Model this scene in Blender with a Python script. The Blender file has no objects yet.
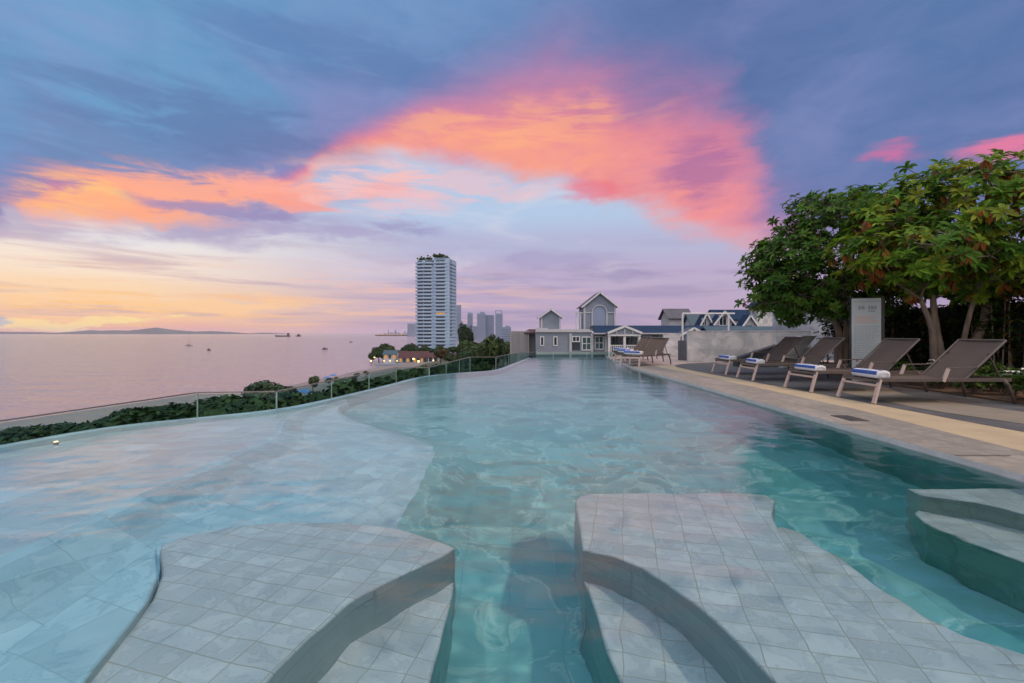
import bpy, bmesh, math, random
from mathutils import Vector, Matrix, noise as mnoise
R = math.radians
random.seed(7)
scene = bpy.context.scene
COL = scene.collection

# ------------------------------------------------------------------ camera numbers
F = 455.0; CX = 512.0; HY = 333.0; CZ = 1.05

def at(px, py, d):                       # a point seen at a pixel, at depth d metres
    return Vector(((px-CX)/F*d, d, CZ-(py-HY)/F*d))
def under(px, py, z):                    # a point on the horizontal plane z below the water, through refraction
    dx, dy, dz = (px-CX)/F, 1.0, -(py-HY)/F
    s = CZ/-dz
    hx, hy = dx*s, dy*s
    h = math.hypot(dx, dy); ti = math.atan2(h, -dz)
    tr = math.asin(math.sin(ti)/1.33)
    k = -z*math.tan(tr)/h
    return (hx+dx*k, hy+dy*k)

# ------------------------------------------------------------------ materials
def s2l(c):
    c = c/255.0
    return c/12.92 if c <= 0.04045 else ((c+0.055)/1.055)**2.4
def rgb(r, g, b): return (s2l(r), s2l(g), s2l(b), 1.0)

def newmat(name):
    m = bpy.data.materials.new(name); m.use_nodes = True
    nt = m.node_tree; nt.nodes.clear()
    out = nt.nodes.new('ShaderNodeOutputMaterial')
    return m, nt, out

def mat(name, c1, c2=None, rough=0.6, scale=6.0, bump=0.0, bscale=40.0, metallic=0.0, detail=5.0, spec=0.5, stretch=None, trans=0.0):
    """principled surface whose colour wanders between two values, with a fine bump"""
    m, nt, out = newmat(name)
    N, L = nt.nodes, nt.links
    p = N.new('ShaderNodeBsdfPrincipled')
    L.new(p.outputs[0], out.inputs[0])
    tc = N.new('ShaderNodeTexCoord')
    src = tc.outputs['Object']
    if stretch:
        mp = N.new('ShaderNodeMapping'); mp.inputs['Scale'].default_value = stretch
        L.new(src, mp.inputs[0]); src = mp.outputs[0]
    c1 = tuple(c1)+(1,) if len(c1) == 3 else c1
    if c2 is None: c2 = tuple(x*0.75 for x in c1[:3])
    c2 = tuple(c2)+(1,) if len(c2) == 3 else c2
    n = N.new('ShaderNodeTexNoise'); n.inputs['Scale'].default_value = scale; n.inputs['Detail'].default_value = detail
    L.new(src, n.inputs['Vector'])
    r = N.new('ShaderNodeValToRGB')
    r.color_ramp.elements[0].position = 0.32; r.color_ramp.elements[0].color = c1
    r.color_ramp.elements[1].position = 0.68; r.color_ramp.elements[1].color = c2
    L.new(n.outputs[0], r.inputs[0]); L.new(r.outputs[0], p.inputs['Base Color'])
    p.inputs['Roughness'].default_value = rough
    p.inputs['Metallic'].default_value = metallic
    p.inputs['Specular IOR Level'].default_value = spec
    if bump:
        n2 = N.new('ShaderNodeTexNoise'); n2.inputs['Scale'].default_value = bscale; n2.inputs['Detail'].default_value = 6
        L.new(src, n2.inputs['Vector'])
        b = N.new('ShaderNodeBump'); b.inputs['Strength'].default_value = bump; b.inputs['Distance'].default_value = 0.02
        L.new(n2.outputs[0], b.inputs['Height']); L.new(b.outputs[0], p.inputs['Normal'])
    return m

def tilemat(name, c1, c2, vein, grout, bw, bh, rot=0.0, mortar=0.006, rough=0.35, vscale=2.2, offset=0.0, gap_bump=0.3, coords='Object', wall=False):
    """marble tiles: brick grid for the joints, distorted noise for the veins"""
    m, nt, out = newmat(name)
    N, L = nt.nodes, nt.links
    p = N.new('ShaderNodeBsdfPrincipled'); L.new(p.outputs[0], out.inputs[0])
    tc = N.new('ShaderNodeTexCoord')
    mp = N.new('ShaderNodeMapping'); mp.inputs['Rotation'].default_value = ((R(90), 0, rot) if wall else (0, 0, rot))
    L.new(tc.outputs[coords], mp.inputs[0])
    # hand-laid: joints wander a little
    wn = N.new('ShaderNodeTexNoise'); wn.inputs['Scale'].default_value = 5.0; wn.inputs['Detail'].default_value = 2
    L.new(mp.outputs[0], wn.inputs['Vector'])
    wm = N.new('ShaderNodeVectorMath'); wm.operation = 'SCALE'; wm.inputs['Scale'].default_value = 0.03
    L.new(wn.outputs['Color'], wm.inputs[0])
    wa = N.new('ShaderNodeVectorMath'); wa.operation = 'ADD'
    L.new(mp.outputs[0], wa.inputs[0]); L.new(wm.outputs[0], wa.inputs[1])
    br = N.new('ShaderNodeTexBrick')
    br.inputs['Scale'].default_value = 1.0; br.inputs['Mortar Size'].default_value = mortar
    br.inputs['Brick Width'].default_value = bw; br.inputs['Row Height'].default_value = bh
    br.inputs['Mortar Smooth'].default_value = 0.3; br.inputs['Bias'].default_value = 0.0
    br.offset = offset
    br.inputs['Color1'].default_value = (0.35, 0.35, 0.35, 1); br.inputs['Color2'].default_value = (0.75, 0.75, 0.75, 1)
    br.inputs['Mortar'].default_value = (0.5, 0.5, 0.5, 1)
    L.new(wa.outputs[0], br.inputs['Vector'])
    n = N.new('ShaderNodeTexNoise'); n.inputs['Scale'].default_value = vscale; n.inputs['Detail'].default_value = 10; n.inputs['Distortion'].default_value = 0.7; n.inputs['Roughness'].default_value = 0.62
    L.new(mp.outputs[0], n.inputs['Vector'])
    r = N.new('ShaderNodeValToRGB'); e = r.color_ramp.elements
    e[0].position = 0.36; e[0].color = c1+(1,)
    e[1].position = 0.64; e[1].color = c2+(1,)
    v = e.new(0.5); v.color = vein+(1,)
    e.new(0.475).color = tuple((a*0.7+b*0.3) for a, b in zip(c1, c2))+(1,)
    e.new(0.525).color = tuple((a*0.3+b*0.7) for a, b in zip(c1, c2))+(1,)
    L.new(n.outputs[0], r.inputs[0])
    # each tile a slightly different tone
    sc = N.new('ShaderNodeMapRange'); sc.inputs['From Min'].default_value = 0.35; sc.inputs['From Max'].default_value = 0.75
    sc.inputs['To Min'].default_value = 0.88; sc.inputs['To Max'].default_value = 1.07
    L.new(br.outputs['Color'], sc.inputs['Value'])
    mul = N.new('ShaderNodeVectorMath'); mul.operation = 'SCALE'
    L.new(r.outputs[0], mul.inputs[0]); L.new(sc.outputs[0], mul.inputs['Scale'])
    mx = N.new('ShaderNodeMix'); mx.data_type = 'RGBA'
    L.new(br.outputs['Fac'], mx.inputs[0]); L.new(mul.outputs[0], mx.inputs[6]); mx.inputs[7].default_value = grout+(1,)
    L.new(mx.outputs[2], p.inputs['Base Color'])
    p.inputs['Roughness'].default_value = rough
    b = N.new('ShaderNodeBump'); b.invert = True; b.inputs['Strength'].default_value = gap_bump; b.inputs['Distance'].default_value = 0.01
    L.new(br.outputs['Fac'], b.inputs['Height']); L.new(b.outputs[0], p.inputs['Normal'])
    return m

def emat(name, col, strength):
    m, nt, out = newmat(name)
    e = nt.nodes.new('ShaderNodeEmission'); e.inputs[0].default_value = tuple(col)+(1,); e.inputs[1].default_value = strength
    nt.links.new(e.outputs[0], out.inputs[0]); return m

def leafmat(name, rough=0.55, trans=0.4):
    """leaf whose own colour is a per-leaf attribute"""
    m, nt, out = newmat(name)
    N, L = nt.nodes, nt.links
    a = N.new('ShaderNodeAttribute'); a.attribute_name = 'leaf_colour'
    p = N.new('ShaderNodeBsdfPrincipled'); p.inputs['Roughness'].default_value = rough; p.inputs['Specular IOR Level'].default_value = 0.2
    t = N.new('ShaderNodeBsdfTranslucent')
    L.new(a.outputs['Color'], p.inputs['Base Color']); L.new(a.outputs['Color'], t.inputs[0])
    mx = N.new('ShaderNodeMixShader'); mx.inputs[0].default_value = trans
    L.new(p.outputs[0], mx.inputs[1]); L.new(t.outputs[0], mx.inputs[2]); L.new(mx.outputs[0], out.inputs[0])
    return m

def watermat(name, refr=True, wave=1.0, big=0.6, fine=4.0, rough=0.07, strength=0.12, base=(0.02, 0.05, 0.07), absorb=None, stretch=(1, 1, 1), dist=0.05):
    m, nt, out = newmat(name)
    N, L = nt.nodes, nt.links
    tc = N.new('ShaderNodeTexCoord')
    mp = N.new('ShaderNodeMapping'); mp.inputs['Scale'].default_value = stretch; mp.inputs['Rotation'].default_value = (0, 0, R(-12))
    L.new(tc.outputs['Object'], mp.inputs[0])
    n1 = N.new('ShaderNodeTexNoise'); n1.inputs['Scale'].default_value = big; n1.inputs['Detail'].default_value = 3; n1.inputs['Distortion'].default_value = 0.5
    n2 = N.new('ShaderNodeTexNoise'); n2.inputs['Scale'].default_value = fine; n2.inputs['Detail'].default_value = 3; n2.inputs['Distortion'].default_value = 0.8
    L.new(mp.outputs[0], n1.inputs['Vector']); L.new(mp.outputs[0], n2.inputs['Vector'])
    md = N.new('ShaderNodeMath'); md.operation = 'MULTIPLY_ADD'; md.inputs[1].default_value = 0.35
    L.new(n2.outputs[0], md.inputs[0]); L.new(n1.outputs[0], md.inputs[2])
    b = N.new('ShaderNodeBump'); b.inputs['Strength'].default_value = strength; b.inputs['Distance'].default_value = dist
    L.new(md.outputs[0], b.inputs['Height'])
    g = N.new('ShaderNodeBsdfGlossy'); g.inputs['Roughness'].default_value = rough
    L.new(b.outputs[0], g.inputs['Normal'])
    fr = N.new('ShaderNodeFresnel'); fr.inputs['IOR'].default_value = (1.50 if refr else 1.36)
    if refr:
        d = N.new('ShaderNodeBsdfRefraction'); d.inputs['Color'].default_value = (0.80, 0.945, 0.985, 1); d.inputs['IOR'].default_value = 1.33; d.inputs['Roughness'].default_value = 0.0
    else:
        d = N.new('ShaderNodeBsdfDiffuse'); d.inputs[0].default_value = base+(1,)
    mx = N.new('ShaderNodeMixShader')
    L.new(fr.outputs[0], mx.inputs[0]); L.new(d.outputs[0], mx.inputs[1]); L.new(g.outputs[0], mx.inputs[2])
    L.new(mx.outputs[0], out.inputs[0])
    if absorb:
        v = N.new('ShaderNodeVolumeAbsorption'); v.inputs[0].default_value = absorb[0]+(1,); v.inputs[1].default_value = absorb[1]
        L.new(v.outputs[0], out.inputs[1])
    return m

def glassmat(name, tint=(0.80, 0.90, 0.88)):
    m, nt, out = newmat(name)
    N, L = nt.nodes, nt.links
    t = N.new('ShaderNodeBsdfTransparent'); t.inputs[0].default_value = tint+(1,)
    g = N.new('ShaderNodeBsdfGlossy'); g.inputs['Roughness'].default_value = 0.03
    lw0 = N.new('ShaderNodeLayerWeight'); lw0.inputs['Blend'].default_value = 0.5
    lw1 = N.new('ShaderNodeMath'); lw1.operation = 'POWER'; lw1.inputs[1].default_value = 5.0; L.new(lw0.outputs['Facing'], lw1.inputs[0])
    lw = N.new('ShaderNodeMath'); lw.operation = 'MULTIPLY_ADD'; lw.inputs[1].default_value = 0.5; lw.inputs[2].default_value = 0.03; L.new(lw1.outputs[0], lw.inputs[0])
    mx = N.new('ShaderNodeMixShader')
    L.new(lw.outputs[0], mx.inputs[0]); L.new(t.outputs[0], mx.inputs[1]); L.new(g.outputs[0], mx.inputs[2]); L.new(mx.outputs[0], out.inputs[0])
    return m

M = {}
M['marble_ledge'] = tilemat('ledge_marble', (0.45, 0.475, 0.495), (0.53, 0.55, 0.565), (0.41, 0.44, 0.47), (0.37, 0.36, 0.32), 0.165, 0.11, rot=R(14), mortar=0.003, vscale=9)
M['marble_shelf'] = tilemat('shelf_marble', (0.42, 0.51, 0.56), (0.50, 0.59, 0.64), (0.39, 0.48, 0.54), (0.40, 0.48, 0.52), 0.30, 0.30, rot=R(5), mortar=0.003)
M['marble_blue'] = tilemat('blue_shelf_marble', (0.34, 0.51, 0.58), (0.43, 0.60, 0.67), (0.32, 0.48, 0.56), (0.30, 0.44, 0.49), 0.3, 0.3, rot=R(20), mortar=0.003, vscale=4)
M['riser'] = tilemat('riser_tile', (0.32, 0.40, 0.39), (0.39, 0.47, 0.45), (0.30, 0.37, 0.37), (0.30, 0.36, 0.33), 0.3, 0.15, wall=True)
M['pool_tile'] = tilemat('pool_floor_tile', (0.095, 0.33, 0.345), (0.19, 0.44, 0.455), (0.30, 0.53, 0.52), (0.15, 0.35, 0.36), 0.30, 0.30, mortar=0.004, vscale=1.6, gap_bump=0.1)
M['pool_wall'] = tilemat('pool_wall_tile', (0.08, 0.30, 0.28), (0.14, 0.36, 0.33), (0.18, 0.38, 0.35), (0.10, 0.26, 0.25), 0.3, 0.3, wall=True, mortar=0.004)
M['water'] = watermat('pool_water', True, big=1.4, fine=7.0, rough=0.11, strength=0.2, stretch=(0.8, 1.5, 1), dist=0.03)
M['sea'] = watermat('sea_water', False, big=0.05, fine=0.42, rough=0.12, strength=1.0, base=(0.36, 0.245, 0.255), stretch=(0.5, 1.4, 1), dist=2.4)  # pink of the sky's glow put into the base colour
M['white_trim'] = mat('white_coping_edge', (0.55, 0.53, 0.52), (0.45, 0.44, 0.43), 0.5, 9)
M['coping'] = tilemat('coping_stone', (0.205, 0.182, 0.152), (0.275, 0.244, 0.205), (0.21, 0.188, 0.16), (0.10, 0.09, 0.08), 4.0, 1.25, mortar=0.006, rough=0.7, vscale=7)
M['tan'] = mat('tan_wash_stone', (0.46, 0.36, 0.225), (0.385, 0.30, 0.195), 0.8, 3, 0.5, 180)
M['dark_paving'] = mat('dark_pebble_wash', (0.060, 0.062, 0.068), (0.10, 0.098, 0.098), 0.7, 2.5, 0.5, 160)
M['band2'] = mat('grey_beige_wash', (0.24, 0.20, 0.15), (0.19, 0.165, 0.13), 0.8, 3, 0.5, 160)
M['concrete'] = mat('pinkish_deck_concrete', (0.36, 0.29, 0.265), (0.30, 0.25, 0.235), 0.8, 1.2, 0.3, 90)
M['sling'] = mat('taupe_sling_mesh', (0.092, 0.066, 0.054), (0.080, 0.058, 0.047), 0.85, 3, 0.35, 260)
M['frame_lit'] = mat('lit_frame_metal', (0.52, 0.40, 0.34), (0.46, 0.36, 0.31), 0.42, 12, 0.05, 60, metallic=0.15)  # frame metal with the pinkish side light put into its colour
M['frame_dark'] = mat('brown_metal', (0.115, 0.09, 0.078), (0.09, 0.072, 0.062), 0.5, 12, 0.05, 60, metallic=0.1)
M['towel_white'] = mat('white_terry', (0.74, 0.74, 0.77), (0.66, 0.67, 0.71), 0.95, 14, 0.6, 220)
M['towel_blue'] = mat('blue_terry', (0.035, 0.085, 0.33), (0.05, 0.115, 0.38), 0.95, 14, 0.6, 220)
M['grate'] = mat('dark_grate', (0.05, 0.05, 0.05), (0.09, 0.085, 0.08), 0.5, 20)
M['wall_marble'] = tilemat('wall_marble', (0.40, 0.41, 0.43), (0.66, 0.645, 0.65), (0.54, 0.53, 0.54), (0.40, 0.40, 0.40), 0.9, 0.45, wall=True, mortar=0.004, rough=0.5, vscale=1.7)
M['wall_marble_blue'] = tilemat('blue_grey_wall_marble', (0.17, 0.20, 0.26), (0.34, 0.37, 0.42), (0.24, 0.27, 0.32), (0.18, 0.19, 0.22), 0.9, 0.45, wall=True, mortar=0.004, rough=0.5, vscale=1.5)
M['dark_wall'] = mat('charcoal_render', (0.030, 0.034, 0.044), (0.045, 0.048, 0.058), 0.8, 2, 0.2, 30)
M['planter'] = mat('slate_planter', (0.085, 0.095, 0.115), (0.06, 0.07, 0.09), 0.6, 4)
M['black'] = mat('black_metal', (0.012, 0.013, 0.015), (0.02, 0.02, 0.022), 0.45, 10)
M['sign_face'] = mat('pale_sign_board', (0.43, 0.48, 0.50), (0.37, 0.43, 0.45), 0.35, 2.5)
M['sign_ink'] = mat('grey_sign_print', (0.20, 0.25, 0.27), (0.24, 0.28, 0.30), 0.5, 30)
M['sign_warm'] = mat('salmon_sign_print', (0.55, 0.33, 0.25), (0.50, 0.33, 0.28), 0.5, 30)
M['sign_red'] = mat('red_sign_symbols', (0.42, 0.12, 0.13), (0.36, 0.12, 0.14), 0.5, 30)
M['bark'] = mat('grey_brown_bark', (0.26, 0.20, 0.155), (0.13, 0.10, 0.08), 0.85, 9, 1.0, 34, stretch=(1, 1, 0.35))
M['bark_far'] = mat('dark_bark', (0.10, 0.08, 0.06), (0.06, 0.05, 0.04), 0.9, 2)
M['leaf'] = leafmat('leaf_big'); M['leaf_far'] = leafmat('leaf_distant', 0.7, 0.15)
M['soil'] = mat('reddish_mulch', (0.09, 0.05, 0.03), (0.14, 0.085, 0.05), 0.95, 18, 0.8, 40)
M['petal'] = mat('white_petal', (0.75, 0.74, 0.70), (0.68, 0.68, 0.62), 0.6, 20)
M['glass'] = glassmat('green_tinted_glass', (0.70, 0.84, 0.82))
M['glass_edge'] = mat('polished_glass_edge', (0.34, 0.46, 0.44), (0.28, 0.40, 0.38), 0.2, 5)
M['rail_cap'] = mat('slim_metal_cap', (0.26, 0.24, 0.23), (0.22, 0.2, 0.2), 0.35, 9, metallic=0.5)
M['sand'] = mat('beach_sand', (0.21, 0.18, 0.17), (0.165, 0.145, 0.145), 0.9, 0.06, 0.4, 1.2)
M['land'] = mat('ground_soil', (0.045, 0.065, 0.030), (0.08, 0.08, 0.05), 0.95, 0.08, 0.5, 0.8)
M['island'] = mat('wooded_island', (0.06, 0.075, 0.07), (0.08, 0.095, 0.085), 0.95, 0.004)
M['render_grey'] = mat('grey_wall_render', (0.20, 0.24, 0.30), (0.175, 0.21, 0.265), 0.8, 0.6, 0.15, 12, stretch=(1, 1, 3))
M['render_pale'] = mat('pale_wall_render', (0.46, 0.47, 0.50), (0.38, 0.39, 0.43), 0.8, 0.8, 0.1, 12)
M['concrete_grey'] = mat('ribbed_concrete', (0.36, 0.35, 0.37), (0.27, 0.27, 0.29), 0.85, 3.5, 0.1, 20, stretch=(1, 1, 0.05))
M['white_paint'] = mat('white_joinery', (0.62, 0.63, 0.65), (0.52, 0.54, 0.57), 0.5, 3)
M['blue_roof'] = mat('blue_roof_tile', (0.009, 0.027, 0.065), (0.016, 0.040, 0.085), 0.8, 2.0, 0.5, 9, spec=0.15, stretch=(1, 1, 4))
M['teal_roof'] = mat('blue_green_roof_tile', (0.025, 0.058, 0.085), (0.04, 0.078, 0.105), 0.6, 2.0, 0.5, 9, stretch=(1, 1, 4))
M['grey_roof'] = mat('grey_shingle', (0.06, 0.065, 0.085), (0.095, 0.095, 0.115), 0.75, 2.5, 0.4, 10)
M['red_roof'] = mat('dull_red_roof', (0.075, 0.026, 0.032), (0.055, 0.024, 0.028), 0.8, 0.8)
M['dark_glass'] = mat('dark_window_glass', (0.012, 0.022, 0.032), (0.03, 0.05, 0.065), 0.12, 0.9)
M['teal_glass'] = mat('teal_window_glass', (0.02, 0.07, 0.085), (0.04, 0.10, 0.115), 0.1, 0.9)
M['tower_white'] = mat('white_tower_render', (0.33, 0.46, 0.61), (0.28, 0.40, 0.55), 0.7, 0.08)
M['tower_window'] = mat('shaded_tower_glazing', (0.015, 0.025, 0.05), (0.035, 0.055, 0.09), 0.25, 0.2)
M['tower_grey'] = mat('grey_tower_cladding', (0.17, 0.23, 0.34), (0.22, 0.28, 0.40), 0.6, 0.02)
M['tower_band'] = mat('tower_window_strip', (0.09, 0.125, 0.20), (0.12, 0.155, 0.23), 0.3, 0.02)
M['ship'] = mat('dark_ship_paint', (0.04, 0.03, 0.035), (0.07, 0.045, 0.045), 0.6, 0.2)
M['ship_light'] = mat('pale_ship_paint', (0.35, 0.33, 0.33), (0.28, 0.27, 0.27), 0.6, 0.2)
M['umbrella'] = mat('blue_canvas', (0.06, 0.16, 0.42), (0.08, 0.20, 0.46), 0.8, 2)
M['lamp_warm'] = emat('warm_lamp_glow', (1.0, 0.52, 0.14), 5.0)
M['lamp_window'] = emat('lit_window_glow', (1.0, 0.50, 0.16), 0.6)
M['lamp_yellow'] = emat('yellow_lamp_glow', (1.0, 0.72, 0.25), 5.0)
M['lamp_shore'] = emat('orange_shore_lights', (1.0, 0.45, 0.16), 1.2)
M['pool_lamp'] = emat('pool_lamp_glow', (1.0, 0.74, 0.36), 3.0)

# ------------------------------------------------------------------ mesh builder
class MB:
    def __init__(s): s.v = []; s.f = []; s.mi = []; s.c = []
    def poly(s, pts, m=0, col=None):
        i = len(s.v); s.v += [tuple(p) for p in pts]; s.f.append(tuple(range(i, i+len(pts)))); s.mi.append(m); s.c.append(col)
    def box(s, c, d, rz=0.0, m=0, ry=0.0, rx=0.0):
        c = Vector(c); rot = (Matrix.Rotation(rz, 3, 'Z') @ Matrix.Rotation(ry, 3, 'Y') @ Matrix.Rotation(rx, 3, 'X'))
        i = len(s.v)
        for x in (-.5, .5):
            for y in (-.5, .5):
                for z in (-.5, .5):
                    s.v.append(tuple(c + rot @ Vector((x*d[0], y*d[1], z*d[2]))))
        for f in ((0, 1, 3, 2), (4, 6, 7, 5), (0, 4, 5, 1), (2, 3, 7, 6), (0, 2, 6, 4), (1, 5, 7, 3)):
            s.f.append(tuple(i+k for k in f)); s.mi.append(m); s.c.append(None)
    def span(s, a, b, m=0):               # box between two corners
        s.box([(p+q)/2 for p, q in zip(a, b)], [abs(q-p) for p, q in zip(a, b)], 0, m)
    def tube(s, pts, rad, n=8, m=0, caps=True, col=None):
        pts = [Vector(p) for p in pts]
        if not hasattr(rad, '__len__'): rad = [rad]*len(pts)
        i0 = len(s.v); ref = None
        for k, p in enumerate(pts):
            t = (pts[min(k+1, len(pts)-1)]-pts[max(k-1, 0)]).normalized()
            if ref is None:
                ref = t.orthogonal().normalized()
            ref = (ref - t*ref.dot(t))
            ref = ref.normalized() if ref.length > 1e-6 else t.orthogonal().normalized()
            bi = t.cross(ref)
            for j in range(n):
                a = 2*math.pi*j/n
                s.v.append(tuple(p + (ref*math.cos(a)+bi*math.sin(a))*rad[k]))
        for k in range(len(pts)-1):
            for j in range(n):
                a = i0+k*n+j; b = i0+k*n+(j+1) % n
                s.f.append((a, b, b+n, a+n)); s.mi.append(m); s.c.append(col)
        if caps:
            s.f.append(tuple(i0+j for j in range(n))[::-1]); s.mi.append(m); s.c.append(col)
            e = i0+(len(pts)-1)*n
            s.f.append(tuple(e+j for j in range(n))); s.mi.append(m); s.c.append(col)
    def bar(s, a, b, w, h, m=0, up=(0, 0, 1)):   # rectangular bar from a to b
        a, b = Vector(a), Vector(b); t = (b-a).normalized(); u = Vector(up)
        x = t.cross(u)
        x = x.normalized() if x.length > 1e-4 else Vector((1, 0, 0))
        y = x.cross(t).normalized()
        i = len(s.v)
        for p in (a, b):
            for sx, sy in ((-1, -1), (1, -1), (1, 1), (-1, 1)):
                s.v.append(tuple(p + x*sx*w/2 + y*sy*h/2))
        for f in ((3, 2, 1, 0), (4, 5, 6, 7), (0, 1, 5, 4), (1, 2, 6, 5), (2, 3, 7, 6), (3, 0, 4, 7)):
            s.f.append(tuple(i+k for k in f)); s.mi.append(m); s.c.append(None)
    def prism(s, pts, z0, z1, m=0, mside=None, bottom=True):   # polygon extruded up
        n = len(pts); mside = m if mside is None else mside
        area = sum(pts[i][0]*pts[(i+1) % n][1]-pts[(i+1) % n][0]*pts[i][1] for i in range(n))
        if area < 0: pts = pts[::-1]
        i = len(s.v)
        s.v += [(p[0], p[1], z0) for p in pts] + [(p[0], p[1], z1) for p in pts]
        s.f.append(tuple(i+n+k for k in range(n))); s.mi.append(m); s.c.append(None)
        if bottom: s.f.append(tuple(i+k for k in range(n))[::-1]); s.mi.append(m); s.c.append(None)
        for k in range(n):
            s.f.append((i+k, i+(k+1) % n, i+n+(k+1) % n, i+n+k)); s.mi.append(mside); s.c.append(None)
    def build(s, name, mats, parent=None, smooth=False, bevel=0.0, tri=False, loc=None):
        me = bpy.data.meshes.new(name)
        me.from_pydata(s.v, [], s.f)
        if not isinstance(mats, (list, tuple)): mats = [mats]
        for m_ in mats: me.materials.append(m_)
        me.polygons.foreach_set('material_index', s.mi)
        if any(c is not None for c in s.c):
            at_ = me.color_attributes.new('leaf_colour', 'FLOAT_COLOR', 'CORNER')
            buf = []
            for f, c in zip(s.f, s.c):
                c = c or (0.05, 0.09, 0.03)
                buf += [c[0], c[1], c[2], 1.0]*len(f)
            at_.data.foreach_set('color', buf)
        if smooth: me.polygons.foreach_set('use_smooth', [True]*len(s.f))
        me.update()
        if tri or bevel:
            bm = bmesh.new(); bm.from_mesh(me)
            if tri: bmesh.ops.triangulate(bm, faces=[f for f in bm.faces if len(f.verts) > 4])
            if bevel:
                bmesh.ops.remove_doubles(bm, verts=bm.verts, dist=1e-5)
                bmesh.ops.bevel(bm, geom=list(bm.edges), offset=bevel, segments=2, affect='EDGES', profile=0.6, clamp_overlap=True)
            bm.to_mesh(me); bm.free()
        o = bpy.data.objects.new(name, me); COL.objects.link(o)
        if parent is not None: o.parent = parent
        if loc is not None: o.location = loc
        return o

def tag(o, label, cat, group=None):
    o['label'] = label; o['category'] = cat
    if group: o['group'] = group
    return o
def struct(o, label=None):
    o['kind'] = 'structure'
    if label: o['label'] = label
    return o
def thing(name, label, cat, loc=(0, 0, 0), rz=0.0, group=None, scale=None):
    o = bpy.data.objects.new(name, None); COL.objects.link(o); o.empty_display_size = 0.2
    o.location = loc; o.rotation_euler = (0, 0, rz)
    if scale is not None: o.scale = (scale,)*3 if not hasattr(scale, '__len__') else scale
    return tag(o, label, cat, group)
def copy_tree(o, parent=None):
    c = o.copy(); COL.objects.link(c)
    if parent is not None: c.parent = parent
    for ch in [x for x in bpy.data.objects if x.parent == o]:
        copy_tree(ch, c)
    return c

def interp(tab, t):
    if t <= tab[0][0]: return tab[0][1]
    for (a, va), (b, vb) in zip(tab, tab[1:]):
        if t <= b:
            k = (t-a)/(b-a); return va+(vb-va)*k
    return tab[-1][1]
def catmull(pts, n=8):
    out = []
    P = [Vector(p) for p in pts]; P = [P[0]*2-P[1]]+P+[P[-1]*2-P[-2]]
    for i in range(1, len(P)-2):
        for k in range(n):
            t = k/n; a, b, c, d = P[i-1:i+3]
            out.append(0.5*((2*b)+(c-a)*t+(2*a-5*b+4*c-d)*t*t+(3*b-a-3*c+d)*t**3))
    out.append(P[-2]); return [tuple(p) for p in out]

# ================================================================== POOL
RIGHT = [(-3, 3.62), (3.2, 3.61), (9.2, 3.58), (13.3, 3.55), (15.5, 3.72), (19.1, 4.05)]
right_pts = [(interp(RIGHT, y), y) for y in (-3, 0, 3.2, 6, 9.2, 11.5, 13.3, 14.4, 15.5, 17.2, 19.1)]
INF = [(0.8, 19.1), (0.17, 15.6), (-0.2, 13.5), (-0.55, 12.55), (-1.32, 11.85), (-2.05, 10.9), (-2.43, 8.95), (-2.85, 7.0),
       (-3.2, 6.15), (-3.81, 5.56), (-4.41, 4.98), (-4.72, 4.0), (-5.2, 2.2), (-5.7, 0), (-6.0, -3)]
inf_pts = catmull(INF, 6)
outline = right_pts + inf_pts            # counter-clockwise seen from above
nR = len(right_pts); nO = len(outline)

def offset_poly(pts, off):
    n = len(pts); res = []
    for i in range(n):
        a, b, c = Vector(pts[i-1]), Vector(pts[i]), Vector(pts[(i+1) % n])
        n1 = Vector(((b-a).y, -(b-a).x)).normalized(); n2 = Vector(((c-b).y, -(c-b).x)).normalized()
        k = n1+n2
        k = k.normalized()/max(0.5, k.normalized().dot(n1)) if k.length > 1e-6 else n1
        o = off[i] if hasattr(off, '__len__') else off
        res.append((b.x+k.x*o, b.y+k.y*o))
    return res

FLOOR = -1.15
b = MB()
lip = offset_poly(outline, 0.17)
ztop = [0.02 if i < nR-1 else -0.006 for i in range(nO)]
b.poly([(p[0], p[1], FLOOR) for p in outline], 0)
for i in range(nO):
    j = (i+1) % nO
    z = ztop[i]
    p, q, lp, lq = outline[i], outline[j], lip[i], lip[j]
    b.poly([(p[0], p[1], FLOOR), (q[0], q[1], FLOOR), (q[0], q[1], z), (p[0], p[1], z)][::-1], 1 if i < nR-1 or p[1] > 7 else 2)
    b.poly([(p[0], p[1], z), (q[0], q[1], z), (lq[0], lq[1], z), (lp[0], lp[1], z)][::-1], 2)
    b.poly([(lp[0], lp[1], z), (lq[0], lq[1], z), (lq[0], lq[1], -1.8), (lp[0], lp[1], -1.8)][::-1], 3)
struct(b.build('pool_basin', [M['pool_tile'], M['pool_wall'], M['marble_blue'], M['dark_wall']], tri=True), 'teal tiled swimming pool basin with a curved overflow edge')

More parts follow.
